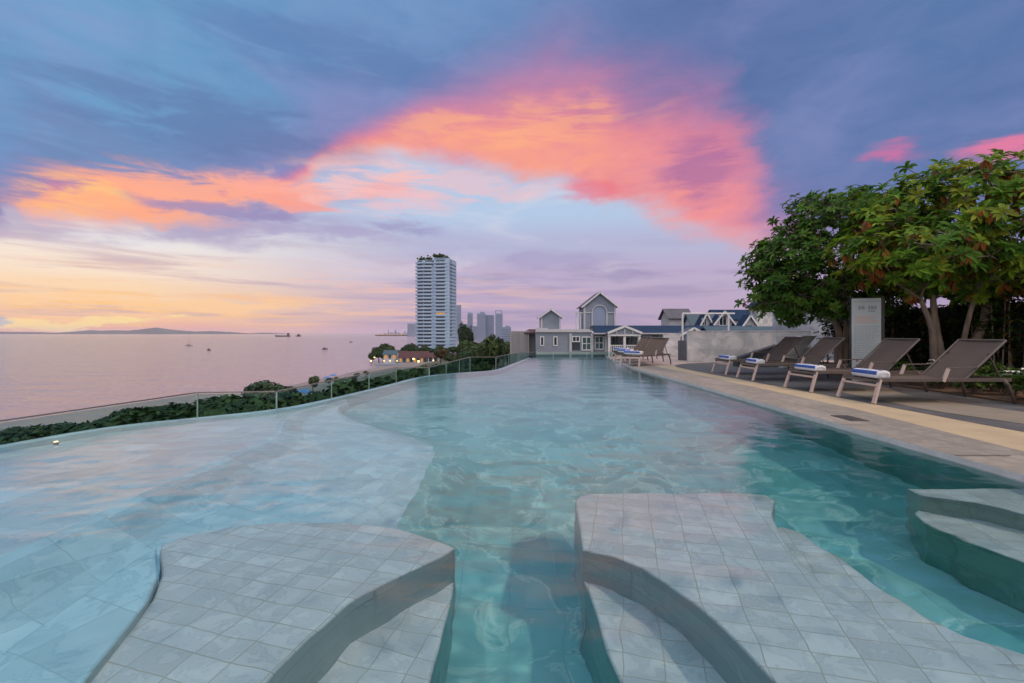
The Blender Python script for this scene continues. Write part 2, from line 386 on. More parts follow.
RO = sorted([(y, x) for x, y in offset_poly(outline, 0.04)[:nR]])
LO = sorted([(p[1], p[0]) for p in offset_poly(outline, 0.155)[nR:]])
def wave(x, y):
    k = 1.0
    f = 1.0 if y < 3 else (3.0/y)**.9      # the coarser far grid carries calmer waves
    h = 0.0045*mnoise.noise(Vector((x*1.5+y*.5, y*2.2, 0.3))) + f*(0.0044*mnoise.noise(Vector((x*3.9, y*4.6+x, 5.1))) + 0.0030*mnoise.noise(Vector((x*9.5+y*2, y*10.5, 9.4))))
    return h*WAVE
WAVE = 1.0
b = MB(); ysw = []
y = -3.0
while y < 19.2:
    ysw.append(y); y += 0.25 if y < .5 else (0.035 if y < 3.6 else 0.035*(y/3.6)**1.5)
ysw.append(19.23); NXW = 190
for y in ysw:
    x0, x1 = interp(LO, y), interp(RO, y)
    for k in range(NXW+1):
        x = x0+(x1-x0)*k/NXW; edge = min(1.0, min(k, NXW-k)/4)
        b.v.append((x, y, wave(x, y)*edge))
nrow = NXW+1
for j in range(len(ysw)-1):
    for k in range(NXW):
        q = j*nrow+k; b.f.append((q, q+1, q+1+nrow, q+nrow)); b.mi.append(0); b.c.append(None)
ring = [k for k in range(nrow)]+[j*nrow+NXW for j in range(1, len(ysw))]+[(len(ysw)-1)*nrow+k for k in range(NXW-1, -1, -1)]+[j*nrow for j in range(len(ysw)-2, 0, -1)]
i0 = len(b.v)
b.v += [(b.v[q][0], b.v[q][1], FLOOR-.06) for q in ring]
for k in range(len(ring)):
    k2 = (k+1) % len(ring); b.f.append((ring[k2], ring[k], i0+k, i0+k2)); b.mi.append(0); b.c.append(None)
b.f.append(tuple(i0+k for k in range(len(ring)))[::-1]); b.mi.append(0); b.c.append(None)
wobj = struct(b.build('pool_water', M['water'], tri=True), 'clear turquoise pool water mirroring the sunset')
nsm = (len(ysw)-1)*NXW
wobj.data.polygons.foreach_set('use_smooth', [abs(p.normal.z) > .8 and p.center.z > -.5 for p in wobj.data.polygons])

def U(pts, z): return [under(x, y, z) for x, y in pts]
def ledge(name, pts, z, m=None, label=None):
    b = MB(); b.prism(pts, FLOOR+0.01, z, 0, 1, bottom=False)
    o = b.build(name, [m or M['marble_ledge'], M['pool_wall'] if z < -.4 else M['riser']])
    bm = bmesh.new(); bm.from_mesh(o.data)
    ed = [e for e in bm.edges if all(abs(v.co.z-z) < 1e-4 for v in e.verts)]
    bmesh.ops.bevel(bm, geom=ed, offset=.018, segments=3, affect='EDGES', profile=.6, clamp_overlap=True)
    bmesh.ops.triangulate(bm, faces=[f for f in bm.faces if len(f.verts) > 4])
    bm.to_mesh(o.data); bm.free()
    return struct(o, label)
Z1, Z2 = -0.20, -0.54
ledge('pool_ledge', U([(575, 501), (580, 496), (592, 493), (745, 493), (766, 495), (775, 501), (772, 514), (777, 527), (794, 557), (823, 584), (859, 608), (889, 626), (933, 646), (978, 658), (1024, 670), (1150, 715), (1250, 790),
      (1300, 1000), (1000, 1100), (860, 830), (808, 728), (775, 683), (735, 640), (713, 618), (690, 600), (665, 582), (640, 567), (612, 556), (583, 549)], Z1), Z1, label='pale marble lounging ledge just under the water at right')
ledge('pool_step', U([(583, 579), (592, 604), (605, 650), (625, 690), (660, 780), (780, 1000), (1000, 1000), (820, 700), (740, 590), (650, 545), (600, 560)], Z2), Z2, label='lower step curving below the right marble ledge')
ledge('pool_step', U([(783, 527), (799, 533), (838, 557), (883, 590), (924, 617), (966, 635), (1022, 653), (1120, 690), (1100, 720), (940, 680), (840, 620), (760, 560), (740, 530)], Z2), Z2-0.002, label='narrow lower step on the far side of the right ledge')
EDX = 3.66
ledge('pool_ledge', U([(907, 488.5), (921, 495.5), (976, 503), (1024, 514), (1100, 530)], Z1)+[(EDX, 2.1), (EDX, under(1030, 488.5, Z1)[1])], Z1, label='small marble ledge in the pool beside the right coping')
ledge('pool_step', U([(915, 512), (927, 524), (974, 543), (1024, 563), (1120, 600)], Z2)+[(EDX, 1.9), (EDX, 2.9), under(935, 505, Z2)], Z2, label='lower step under the small ledge beside the coping')
ledge('pool_ledge', U([(161, 545), (180, 538), (230, 527), (275, 522), (345, 522), (400, 530), (440, 541), (455, 548), (440, 557), (400, 575), (350, 602), (310, 637), (265, 683), (225, 760), (170, 1000), (-60, 1000), (40, 760), (88, 683), (122, 640), (152, 600), (162, 575), (160, 557)], Z1), Z1, label='broad marble lounging ledge just under the water at left')
ledge('pool_step', U([(455, 572), (452, 590), (448, 615), (440, 645), (428, 690), (410, 780), (380, 1000), (200, 1000), (240, 740), (290, 660), (340, 600), (400, 565), (430, 560)], Z2), Z2, label='lower step curving below the left marble ledge')
ledge('pool_ledge', U([(157, 546), (156, 557), (158, 575), (147, 600), (117, 640), (82, 683), (30, 760), (-100, 1000), (-500, 1000), (-300, 850), (-120, 735), (0, 655), (75, 600), (130, 563)], -0.13), -0.13, M['marble_blue'], label='smooth shallow ledge at the far left of the pool')
# shallow shelf along the overflow edge
ysh = [-0.6+0.35*k for k in range(24)]
def edge_x(y): return interp(LO, y)+.165
b = MB(); prof = []
for y in ysh:
    k = max(0.0, min(1.0, (7.4-y)/2.6)); k = k*k*(3-2*k)
    x0 = edge_x(y); x1 = x0+(max(x0+.02, -2.62)-x0)*k+.02; w = .6*k+.03
    sm = lambda q: q*q*(3-2*q)
    prof.append([(x0, y, -.27)]+[(x1+w*.7*q/5, y, -.27-.30*sm(q/5)) for q in range(6)]+[(x1+w*.7+(.9*k+.02)*q/2, y, -.57-.02*q) for q in (1, 2)]+[(x1+w*.7+.9*k+.02+(1.3*k+.02)*q/6, y, -.61+(FLOOR+.004+.61)*sm(q/6)) for q in range(1, 7)])
for p0, p1 in zip(prof, prof[1:]):
    for i in range(len(p0)-1): b.poly([p0[i], p0[i+1], p1[i+1], p1[i]], 0 if i < 1 else (1 if i < 10 else 2))
struct(b.build('pool_shelf', [M['marble_shelf'], M['marble_blue'], M['pool_tile']], smooth=True), 'pale shallow shelf sloping down from the overflow edge')
# ================================================================== DECK
YS = [-3, -1, 1, 2, 3, 4, 5, 6, 7, 8, 9, 10, 11, 12, 13, 13.3, 14, 14.4, 15, 15.5, 16, 17, 18, 19.4]
COPO = [(-3, 3.95), (2, 4.2), (3.8, 4.32), (6, 4.52), (10.8, 4.46), (13.4, 4.3), (15, 4.4), (19.4, 4.8)]
TANO = [(-3, 5.8), (2, 5.5), (3.8, 5.25), (4.84, 5.18), (6.8, 5.10), (9, 4.97), (11.7, 4.83), (13.4, 4.85)]
b = MB()
for ya, yb in zip(YS, YS[1:]):
    a0, a1 = interp(RIGHT, ya)-0.004, interp(RIGHT, yb)-0.004
    c0, c1 = interp(COPO, ya), interp(COPO, yb)
    b.poly([(a0, ya, 0.05), (c0, ya, 0.05), (c1, yb, 0.05), (a1, yb, 0.05)], 0)
    b.poly([(a0, ya, -0.05), (a0, ya, 0.05), (a1, yb, 0.05), (a1, yb, -0.05)], 1)
    b.poly([(c0, ya, 0.05), (c0, ya, 0.0), (c1, yb, 0.0), (c1, yb, 0.05)], 0)
struct(b.build('pool_coping', [M['coping'], M['white_trim']]), 'grey stone coping strip along the right side of the pool')
b = MB()
b.prism([(interp(RIGHT, y)+0.06, y) for y in YS] + [(5.2, 20.2), (5.8, 21.0), (5.9, 26), (16, 26), (16, -3)], -0.6, 0.038)
struct(b.build('pool_deck', M['concrete'], tri=True), 'pinkish concrete pool deck')
b = MB()
for ya, yb in zip(YS[:16], YS[1:17]):
    b.poly([(interp(COPO, ya)-.01, ya, 0.044), (interp(TANO, ya)+.3, ya, 0.044), (interp(TANO, yb)+.3, yb, 0.044), (interp(COPO, yb)-.01, yb, 0.044)])
struct(b.build('tan_paving_band', M['tan']), 'curving tan paving band beside the coping')
dark = [(interp(TANO, y), y) for y in YS[:16]] + catmull([(4.85, 13.35), (5.1, 14.2), (5.9, 15.1), (7.2, 15.6)], 5)[1:] + [(15.9, 15.7), (15.9, -3)]
b = MB(); b.poly([(p[0], p[1], 0.048) for p in dark])
struct(b.build('dark_paving', M['dark_paving'], tri=True), 'dark pebble paving under the near loungers')
b = MB()
b2o = catmull([(7.0, 8.6), (6.35, 7.2), (6.45, 5.9), (6.6, 4.6), (6.9, 3.0), (7.3, -2.9)], 5)
b2i = catmull([(5.6, 8.3), (5.48, 6.8), (5.42, 5.9), (5.62, 5.0), (5.95, 3.4), (6.4, -2.9)], 5)
for i in range(len(b2o)-1):
    b.poly([(b2i[i][0], b2i[i][1], 0.052), (b2i[i+1][0], b2i[i+1][1], 0.052), (b2o[i+1][0], b2o[i+1][1], 0.052), (b2o[i][0], b2o[i][1], 0.052)][::1])
struct(b.build('beige_paving_band', M['band2']), 'curved beige band inlaid in the dark paving')
b = MB(); b.span((-7, -7, -0.6), (16, -3.02, 0.045))
struct(b.build('rear_deck', M['concrete']), 'deck behind the viewpoint')
# drain in the coping
t = thing('drain_cover', 'small dark slotted drain cover set in the grey coping', 'drain', (3.95, 5.33, 0.05))
b = MB(); b.span((-.10, -.17, 0.001), (.10, .17, .008)); b.build('rim', M['frame_dark'], t)
b = MB()
for k in range(9): b.span((-.085, -.15+k*.034, .009), (.085, -.132+k*.034, .012))
b.build('grating', M['grate'], t)
t = thing('joint_cover', 'narrow upright metal joint strip on the face of the coping nearest the camera', 'joint strip', (3.75, 3.70, 0.05))
b = MB(); b.span((-.14, -.006, 0.001), (.30, .006, .004)); b.build('strip', M['frame_dark'], t)

# gutter ledge and building mass under the overflow edge
RAILTOP = 0.20
rail = [(-5.9, 0.0), (-4.98, 4.25), (-4.50, 6.50), (-3.42, 6.60), (-2.87, 11.25), (-2.05, 11.25), (-1.49, 16.1), (-0.57, 16.1), (0.3, 20.2), (4.9, 20.6)]
gut = [(4.9, 20.75), (0.2, 20.4)] + [(x-0.12, y+0.12) for x, y in rail[::-1][2:]] + [(-6.4, -3)]
b = MB(); b.prism([(5.0, -3.0), (5.0, 20.75)] + gut, -22, -1.75)
struct(b.build('hotel_terrace', M['render_grey'], tri=True), 'hotel block carrying the pool, with its gutter ledge')

# glass balustrade
t = thing('glass_railing', 'stepped frameless glass railing beyond the overflow edge of the pool', 'glass railing', (0, 0, -1.75))
for (x0, y0), (x1, y1) in zip(rail, rail[1:]):
    Lg = math.hypot(x1-x0, y1-y0); n = max(1, round(Lg/1.7))
    for k in range(n):
        a = Vector((x0+(x1-x0)*(k/n), y0+(y1-y0)*(k/n), 0)); c = Vector((x0+(x1-x0)*((k+1)/n), y0+(y1-y0)*((k+1)/n), 0))
        u = (c-a).normalized()*0.012
        b = MB(); b.bar(a+u+Vector((0, 0, .98)), c-u+Vector((0, 0, .98)), 0.012, 1.90)
        g = b.build('glass_panel', M['glass'], t)
        b = MB(); b.bar(a+u+Vector((0, 0, 1.95)), c-u+Vector((0, 0, 1.95)), 0.022, 0.016); b.build('cap', M['rail_cap'], g)
        b = MB(); b.bar(a+u*0.6+Vector((0, 0, .04)), a+u*0.6+Vector((0, 0, 1.94)), 0.016, 0.014, up=(u.x, u.y, 0)); b.build('edge', M['glass_edge'], g)
# lamp at the overflow edge
t = thing('pool_light', 'small glowing lamp at the overflow edge, left end of the pool', 'pool lamp', (under(56, 444, -0.002)[0], under(56, 444, -0.002)[1], 0.0))
b = MB(); b.tube([(0, 0, -0.02), (0, 0, 0.02)], [0.02, 0.02], 16); b.build('housing', M['rail_cap'], t, smooth=False)
b = MB(); b.tube([(0, 0, 0.0205), (0, 0, 0.026)], [0.018, 0.012], 16); b.build('lamp', M['pool_lamp'], t)

# ================================================================== LOUNGERS
def make_lounger(label, group):
    """foot end at x=0 (towards the pool), head end at x=2.05; width along y"""
    t = thing('sun_lounger', label, 'sun lounger', (0, 0, 0.05), 0, group)
    W = 0.34
    # sling seat
    b = MB(); n = 10
    xs = [0.0 + 1.34*i/n for i in range(n+1)]
    ys = [-W+0.02 + 2*(W-0.02)*j/6 for j in range(7)]
    def zz(x, y): return 0.345 - 0.018*(1-(y/W)**2) + (-0.012*math.sin(x/1.34*math.pi))
    for i in range(n):
        for j in range(6):
            q = [(xs[i], ys[j]), (xs[i+1], ys[j]), (xs[i+1], ys[j+1]), (xs[i], ys[j+1])]
            b.poly([(x, y, zz(x, y)) for x, y in q]); b.poly([(x, y, zz(x, y)-0.008) for x, y in q][::-1])
    b.build('seat', M['sling'], t, smooth=True)
    # backrest sling at 41 degrees
    ang = R(41); L0 = 0.84
    b = MB(); m_ = 8
    def bp(s, y, off=0.0):
        sag = -0.022*(1-(y/W)**2) - 0.012*math.sin(s/L0*math.pi) + off
        return (1.33+s*math.cos(ang)-sag*math.sin(ang), y, 0.342+s*math.sin(ang)+sag*math.cos(ang))
    for i in range(m_):
        for j in range(6):
            s0, s1 = L0*i/m_, L0*(i+1)/m_
            b.poly([bp(s0, ys[j]), bp(s1, ys[j]), bp(s1, ys[j+1]), bp(s0, ys[j+1])])
            b.poly([bp(s0, ys[j], -.008), bp(s1, ys[j], -.008), bp(s1, ys[j+1], -.008), bp(s0, ys[j+1], -.008)][::-1])
    br = b.build('backrest', M['sling'], t, smooth=True)
    b = MB()
    for sy in (-1, 1): b.tube([(1.33, sy*W, .342), (1.33+L0*math.cos(ang), sy*W, .342+L0*math.sin(ang))], 0.016, 8)
    e = (1.33+L0*math.cos(ang), 0, .342+L0*math.sin(ang))
    b.tube([(e[0], -W, e[2]), (e[0], W, e[2])], 0.016, 8)
    b.build('back_frame', M['frame_dark'], br)
    for sy in (-1, 1):                         # props behind the backrest
        b = MB(); b.bar((1.33+.55*math.cos(ang), sy*(W-.05), .342+.55*math.sin(ang)), (1.95, sy*(W-.05), .33), .022, .012); b.build('back_prop', M['frame_dark'], br)
    b = MB()                                   # side rails and cross members
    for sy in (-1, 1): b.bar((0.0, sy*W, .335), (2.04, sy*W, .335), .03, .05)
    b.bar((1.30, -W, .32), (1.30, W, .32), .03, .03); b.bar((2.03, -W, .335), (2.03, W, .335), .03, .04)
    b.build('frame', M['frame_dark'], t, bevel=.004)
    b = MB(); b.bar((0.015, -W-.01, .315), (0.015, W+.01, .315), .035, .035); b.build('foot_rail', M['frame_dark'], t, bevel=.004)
    b = MB(); b.bar((-.02, -W+.01, .255), (-.02, W-.01, .255), .03, .03); b.build('stretcher', M['frame_lit'], t, bevel=.004)
    for sy in (-1, 1):                         # splayed front legs, the glow from the left put into their colour
        b = MB(); b.bar((0.03, sy*(W-.005), .34), (-0.085, sy*(W+.015), 0), .058, .032, up=(1, 0, 0)); b.build('leg', M['frame_lit'], t, bevel=.005)
    for sy in (-1, 1):                         # swept rear legs, dark
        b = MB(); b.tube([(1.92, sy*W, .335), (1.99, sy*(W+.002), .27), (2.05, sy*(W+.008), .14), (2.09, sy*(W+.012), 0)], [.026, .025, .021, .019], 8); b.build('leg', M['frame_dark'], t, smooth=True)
    for sy in (-1, 1):                         # arm posts, coloured as lit from the left, and armrests
        b = MB(); b.bar((0.98, sy*(W+.018), .31), (1.06, sy*(W+.018), .50), .03, .042, up=(1, 0, 0)); p = b.build('arm_post', M['frame_lit'], t, bevel=.004)
        b = MB(); b.bar((1.045, sy*(W+.018), .505), (1.50, sy*(W+.018), .515), .04, .016); b.build('armrest', M['frame_dark'], t, bevel=.004)
    return t

L0_ = make_lounger('taupe sun lounger nearest the camera, beside the white flowers', 'sun loungers beside the pool')
spots = [(5.10, 6.78, 0, None),
         (5.02, 8.02, 0, 'taupe sun lounger second from the camera, in front of the sign board'),
         (5.02, 9.84, 0, 'taupe sun lounger third from the camera, left of the sign board'),
         (5.10, 11.25, 0, 'taupe sun lounger by the low marble wall, furthest of the four on dark paving'),
         (3.50, 13.75, 40, 'nearest of the three small sun loungers at the far end of the pool'),
         (3.62, 15.2, 38, 'middle one of the three small sun loungers at the far end of the pool'),
         (3.85, 16.7, 36, 'furthest of the three small sun loungers at the far end of the pool')]
loungers = []
for i, (x, y, a, lb) in enumerate(spots):
    o = L0_ if i == 0 else copy_tree(L0_)
    o.location = (x+.085, y, 0.05); o.rotation_euler[2] = R(a+(0, 1.5, -2, 1, 2, -1, 0)[i])
    o.scale = (.92, 1, 1) if i < 4 else (.86, .93, .93)
    if lb: o['label'] = lb
    loungers.append(o)

def make_towel():
    b = MB(); n = 28; w = 0.29
    prof = []
    for k in range(n):
        a = 2*math.pi*k/n
        cx, cy = math.cos(a), math.sin(a)
        e = 0.55
        prof.append((0.105*math.copysign(abs(cx)**e, cx), 0.074*math.copysign(abs(cy)**e, cy)+0.076))
    ny = 14
    i0 = len(b.v)
    for j in range(ny+1):
        y = -w+2*w*j/ny
        sh = 1.0 if 0 < j < ny else 0.90
        for k, (px_, pz) in enumerate(prof):
            wob = 1+0.05*mnoise.noise(Vector((k*.35, y*5, 1.7)))
            b.v.append((px_*sh*wob, y, 0.076+(pz-0.076)*sh*wob))
    for j in range(ny):
        for k in range(n):
            a = i0+j*n+k; c = i0+j*n+(k+1) % n
            ang = (k+.5)/n*360
            blue = (128 < ang < 176) or (92 < ang < 100) or (20 < ang < 62)
            b.f.append((a, a+n, c+n, c)); b.mi.append(1 if blue else 0); b.c.append(None)
    b.f.append(tuple(i0+k for k in range(n))); b.mi.append(0); b.c.append(None)
    b.f.append(tuple(i0+ny*n+k for k in range(n))[::-1]); b.mi.append(0); b.c.append(None)
    # visible rolled end: a spiral ridge on both ends
    for sy in (-1, 1):
        sp = [(0.075*(1-q/26)*math.cos(q*.55), sy*(w+.002), .076+.05*(1-q/26)*math.sin(q*.55)) for q in range(24)]
        b.tube(sp, .006, 5, m=0)
    o = b.build('rolled_towel', [M['towel_white'], M['towel_blue']], smooth=True)
    return o
tw = make_towel()
tlabels = ['blue and white rolled towel on the foot of the lounger nearest the camera',
           'blue and white rolled towel on the foot of the second lounger from the camera',
           'blue and white rolled towel on the foot of the third lounger from the camera',
           'blue and white rolled towel on the lounger by the low marble wall',
           'rolled towel on the nearest of the three far loungers',
           'rolled towel on the middle one of the three far loungers',
           'rolled towel on the furthest of the three far loungers']
for i, lg in enumerate(loungers):
    o = tw if i == 0 else tw.copy()
    if i: COL.objects.link(o)
    a = lg.rotation_euler[2]
    o.scale = (random.uniform(.93, 1.08), random.uniform(.92, 1.0), random.uniform(.74, .90)); a += R(random.uniform(-5, 5))
    o.location = (lg.location.x+0.14*math.cos(a), lg.location.y+0.14*math.sin(a), 0.05+0.335)
    o.rotation_euler[2] = a
    tag(o, tlabels[i], 'towel', 'rolled pool towels')

# ================================================================== WALLS AND SIGN
def wall(name, label, pts, z0, z1, th, m, cat='wall', capm=None):
    t = thing(name, label, cat, (pts[0][0], pts[0][1], z0))
    b = MB(); n = len(pts); P = [Vector((p[0]-pts[0][0], p[1]-pts[0][1])) for p in pts]
    left = []
    for i in range(n):
        d = (P[min(i+1, n-1)]-P[max(i-1, 0)]).normalized(); left.append(P[i]+Vector((-d.y, d.x))*th)
    ring = [tuple(p) for p in P]+[tuple(p) for p in left[::-1]]
    b.prism(ring, 0, z1-z0); b.build('wall_face', m, t, tri=True)
    b = MB()
    ring2 = offset_poly(ring, 0.012) if sum(ring[i][0]*ring[(i+1) % len(ring)][1]-ring[(i+1) % len(ring)][0]*ring[i][1] for i in range(len(ring))) > 0 else offset_poly(ring, -0.012)
    b.prism(ring2, z1-z0+.002, z1-z0+.03); b.build('wall_cap', capm or m, t, tri=True)
    return t
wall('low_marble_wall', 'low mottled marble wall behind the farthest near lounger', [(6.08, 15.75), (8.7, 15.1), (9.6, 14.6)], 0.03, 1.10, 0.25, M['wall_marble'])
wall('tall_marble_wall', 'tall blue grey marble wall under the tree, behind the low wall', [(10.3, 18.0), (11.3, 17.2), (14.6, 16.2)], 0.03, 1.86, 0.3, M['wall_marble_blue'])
wall('pale_marble_pillar', 'short pale marble wall end beyond the far loungers', [(6.35, 19.0), (7.0, 18.9)], 0.03, 1.0, 0.3, M['wall_marble'])
wall('charcoal_wall', 'dark charcoal boundary wall behind the tree trunks', [(10.4, 14.4), (10.2, 11.0), (9.95, 8.0), (9.9, 1.0)][::-1], 0.03, 1.62, 0.2, M['dark_wall'])
t = thing('planter_box', 'dark slate planter box at the left end of the low marble wall', 'planter', (6.42, 16.9, .04))
b = MB(); b.span((-.19, -.19, 0), (.19, .19, .72)); b.build('box', M['planter'], t, bevel=.01)
b = MB(); b.span((-.16, -.16, .721), (.16, .16, .735)); b.build('soil', M['soil'], t)
# ramp with dark cheek and pale sloping slab
t = thing('ramp', 'sloping ramp with dark side and pale marble slab behind the loungers', 'ramp', (0, 0, 0.04))
b = MB()
pa, pb = (6.75, 13.6), (8.0, 13.6)
for y0, y1 in ((13.6, 13.9),):
    A = [(6.75, y0, 0), (8.0, y0, 0), (8.0, y0, .66), (6.75, y0, .26)]; Bk = [(x, y1, z) for x, y, z in A]
    b.poly(A); b.poly(Bk[::-1])
    for i in range(4): b.poly([A[i], Bk[i], Bk[(i+1) % 4], A[(i+1) % 4]])
b.build('side_wall', M['dark_wall'], t)
b = MB(); A = [(7.70, 13.0, .30), (8.12, 13.0, .30), (8.72, 13.0, .93), (8.30, 13.0, .93)]
Bk = [(x, 13.25, z) for x, y, z in A]; b.poly(A); b.poly(Bk[::-1])
for i in range(4): b.poly([A[i], Bk[i], Bk[(i+1) % 4], A[(i+1) % 4]])
b.span((7.75, 13.02, 0), (8.2, 13.23, .30)); b.span((8.2, 13.02, 0), (8.68, 13.23, .60))
b.build('slab', M['wall_marble'], t)

# sign
sx, sy_ = 7.36, 9.45
t = thing('pool_sign', 'tall pale notice board with rows of small print beside the tree', 'sign', (sx, sy_, 0.05), R(-22))
b = MB(); b.span((-.25, 0.0, 0), (.25, .03, 1.72)); b.build('board', M['sign_face'], t, bevel=.004)
b = MB(); b.span((-.262, .032, 0), (.32, .12, 1.74)); b.build('backing', M['black'], t, bevel=.006)
b = MB(); rr = random.Random(3)
def dashes(b, z, x0, x1, h, wmin, wmax, gap=.012, m=0):
    x = x0
    while x < x1:
        w = rr.uniform(wmin, wmax); b.span((x, -.004, z), (min(x+w, x1), -.0005, z+h), m); x += w+gap
b.span((-.24, -.004, 1.65), (.23, -.0005, 1.658))
dashes(b, 1.49, -.14, -.02, .07, .04, .06, .014); dashes(b, 1.49, .03, .17, .07, .03, .05, .012); dashes(b, 1.44, .03, .15, .03, .015, .03, .008)
for k in range(20):
    z = 1.13-.036*k
    if z > .46: dashes(b, z, -.21, rr.uniform(.12, .22), .011, .02, .06)
b.build('lettering', M['sign_ink'], t)
b = MB()
for k in range(4): dashes(b, 1.33-.042*k, -.20, rr.uniform(.14, .22), .018, .03, .08)
b.build('lettering', M['sign_warm'], t)
b = MB()
for r_ in range(3):
    for c_ in range(4):
        x, z = -.16+.105*c_, .42-.10*r_
        b = MB(); b.tube([(x, -.0005, z), (x, -.004, z)], .026, 12); b.span((x-.022, -.006, z-.004), (x+.022, -.0042, z+.004)); b.build('symbol', M['sign_red'], t)

# ================================================================== NEAR TREES
def leaf(b, p, d, up, L, W, col, droop=0.25):
    d = d.normalized(); s = d.cross(up)
    s = s.normalized() if s.length > 1e-4 else Vector((1, 0, 0))
    n = s.cross(d).normalized()
    m1 = p + d*L*0.40 + n*L*0.03; m2 = p + d*L*0.75 - n*L*droop*0.35; tip = p + d*L - n*L*droop
    fold = n*W*0.22
    a1, c1 = m1 + s*W*.42 + fold, m1 - s*W*.42 + fold
    a2, c2 = m2 + s*W*.46 + fold, m2 - s*W*.46 + fold
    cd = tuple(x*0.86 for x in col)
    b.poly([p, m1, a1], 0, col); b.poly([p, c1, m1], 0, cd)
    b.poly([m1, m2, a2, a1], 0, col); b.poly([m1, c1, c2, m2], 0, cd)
    b.poly([m2, tip, a2], 0, col); b.poly([m2, c2, tip], 0, cd)

def near_tree(label, base, centre, rad, trunks, nbough, whorls, leafL, leafW, palette, seed, lobes, dead=0.05, cut=None):
    rr = random.Random(seed)
    t = thing('plumeria_tree', label, 'tree', base)
    B0 = Vector(base)
    tb = MB(); lb = MB()
    forks = []; trunk_paths = []
    for (ox, oy, fx, fy, fz, r0) in trunks:
        p0 = Vector((ox, oy, -0.05)); p3 = Vector((fx, fy, fz))
        pts = [p0, p0.lerp(p3, .3)+Vector((rr.uniform(-.08, .08), rr.uniform(-.08, .08), 0)), p0.lerp(p3, .65)+Vector((rr.uniform(-.08, .08), rr.uniform(-.08, .08), .03)), p3]
        pts = [Vector(p) for p in catmull(pts, 4)]
        tb.tube(pts, [r0*1.25-(r0*.62)*i/(len(pts)-1) for i in range(len(pts))], 10)
        forks.append((p3, r0*.6)); trunk_paths.append([(pts[i], r0*(1.25-.62*i/(len(pts)-1))) for i in range(len(pts))])
    C = Vector(centre)-B0
    ends = []
    k = 0
    while len(ends) < nbough and k < 9000:
        k += 1
        lc, lr = rr.choice(lobes)
        v = Vector((rr.gauss(0, 1), rr.gauss(0, 1), rr.gauss(0, 1))).normalized()
        q = rr.uniform(.72, 1.0)
        p = C + Vector(lc) + Vector((v.x*lr[0], v.y*lr[1], v.z*lr[2]))*q
        if v.z < -.55 and rr.random() < .75: continue
        # not deep inside another lobe
        if any(sum(((p-C-Vector(l2))[i]/r2[i])**2 for i in range(3)) < .42 for l2, r2 in lobes): continue
        if any((p-e).length < 0.21 for e, _ in ends): continue
        ends.append((p, v))
    nodes = []
    for f, r0 in forks: nodes.append((f, 0.0, r0))
    for tp in trunk_paths:
        for i, (q, r_) in enumerate(tp):
            if i > len(tp)*.55: nodes.append((q, .05, r_*.7))
    ends.sort(key=lambda e: min((e[0]-f).length for f, _ in forks))
    for p, v in ends:
        f, pl_, r0 = min(nodes, key=lambda q: (q[0]-p).length*1.0 + q[1]*.55 + (0.6 if q[0].z > p.z+.25 else 0))
        dv = p-f
        mid = f.lerp(p, .5)+Vector((rr.uniform(-.16, .16), rr.uniform(-.16, .16), rr.uniform(-.04, .14)))*min(1.0, dv.length)
        pts = [Vector(q) for q in catmull([f, mid, p], 4)]
        ra = min(r0*.8, .05); rb = max(.009, ra*.45)
        for i, q in enumerate(pts):
            if i: nodes.append((q, pl_+dv.length*i/(len(pts)-1), ra+(rb-ra)*i/(len(pts)-1)))
        tb.tube(pts, [ra+(rb-ra)*i/(len(pts)-1) for i in range(len(pts))], 6)
        for w in range(whorls):
            q = p + Vector((rr.gauss(0, .15), rr.gauss(0, .15), rr.gauss(0, .12)))
            tb.tube([p.lerp(f, .08), q], [.012, .008], 5)
            ax = (v*0.9+Vector((0, 0, .75))+Vector((rr.uniform(-.5, .5), rr.uniform(-.5, .5), rr.uniform(-.3, .4)))).normalized()
            a1 = ax.orthogonal().normalized(); a2 = ax.cross(a1)
            n = rr.randint(8, 12); ph = rr.uniform(0, 6.28)
            base_c = rr.choice(palette); isdead = rr.random() < dead
            for j in range(n):
                an = ph + j*2.399; el = rr.uniform(.02, .75)
                if isdead and rr.random() < .7:
                    dd = Vector((math.cos(an)*.5, math.sin(an)*.5, -1))
                    c = rr.choice([(0.36, 0.15, 0.03), (0.30, 0.10, 0.025), (0.33, 0.22, 0.05), (.20, .085, .035)])
                else:
                    dd = (a1*math.cos(an)+a2*math.sin(an))*math.cos(el)+ax*math.sin(el)
                    f_ = rr.uniform(.72, 1.3); c = (base_c[0]*f_*rr.uniform(.85, 1.15), base_c[1]*f_, base_c[2]*f_)
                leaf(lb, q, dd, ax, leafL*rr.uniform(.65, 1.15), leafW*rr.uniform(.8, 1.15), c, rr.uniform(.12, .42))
    tb.build('trunk', M['bark'], t, smooth=True)
    lb.build('crown', M['leaf'], t)
    return t
palR = [(0.13, 0.25, 0.018), (0.18, 0.28, 0.02), (0.09, 0.20, 0.018), (0.23, 0.28, 0.025), (0.07, 0.16, 0.018)]
palL = [(0.06, 0.15, 0.018), (0.085, 0.185, 0.02), (0.045, 0.12, 0.016), (0.11, 0.20, 0.025)]
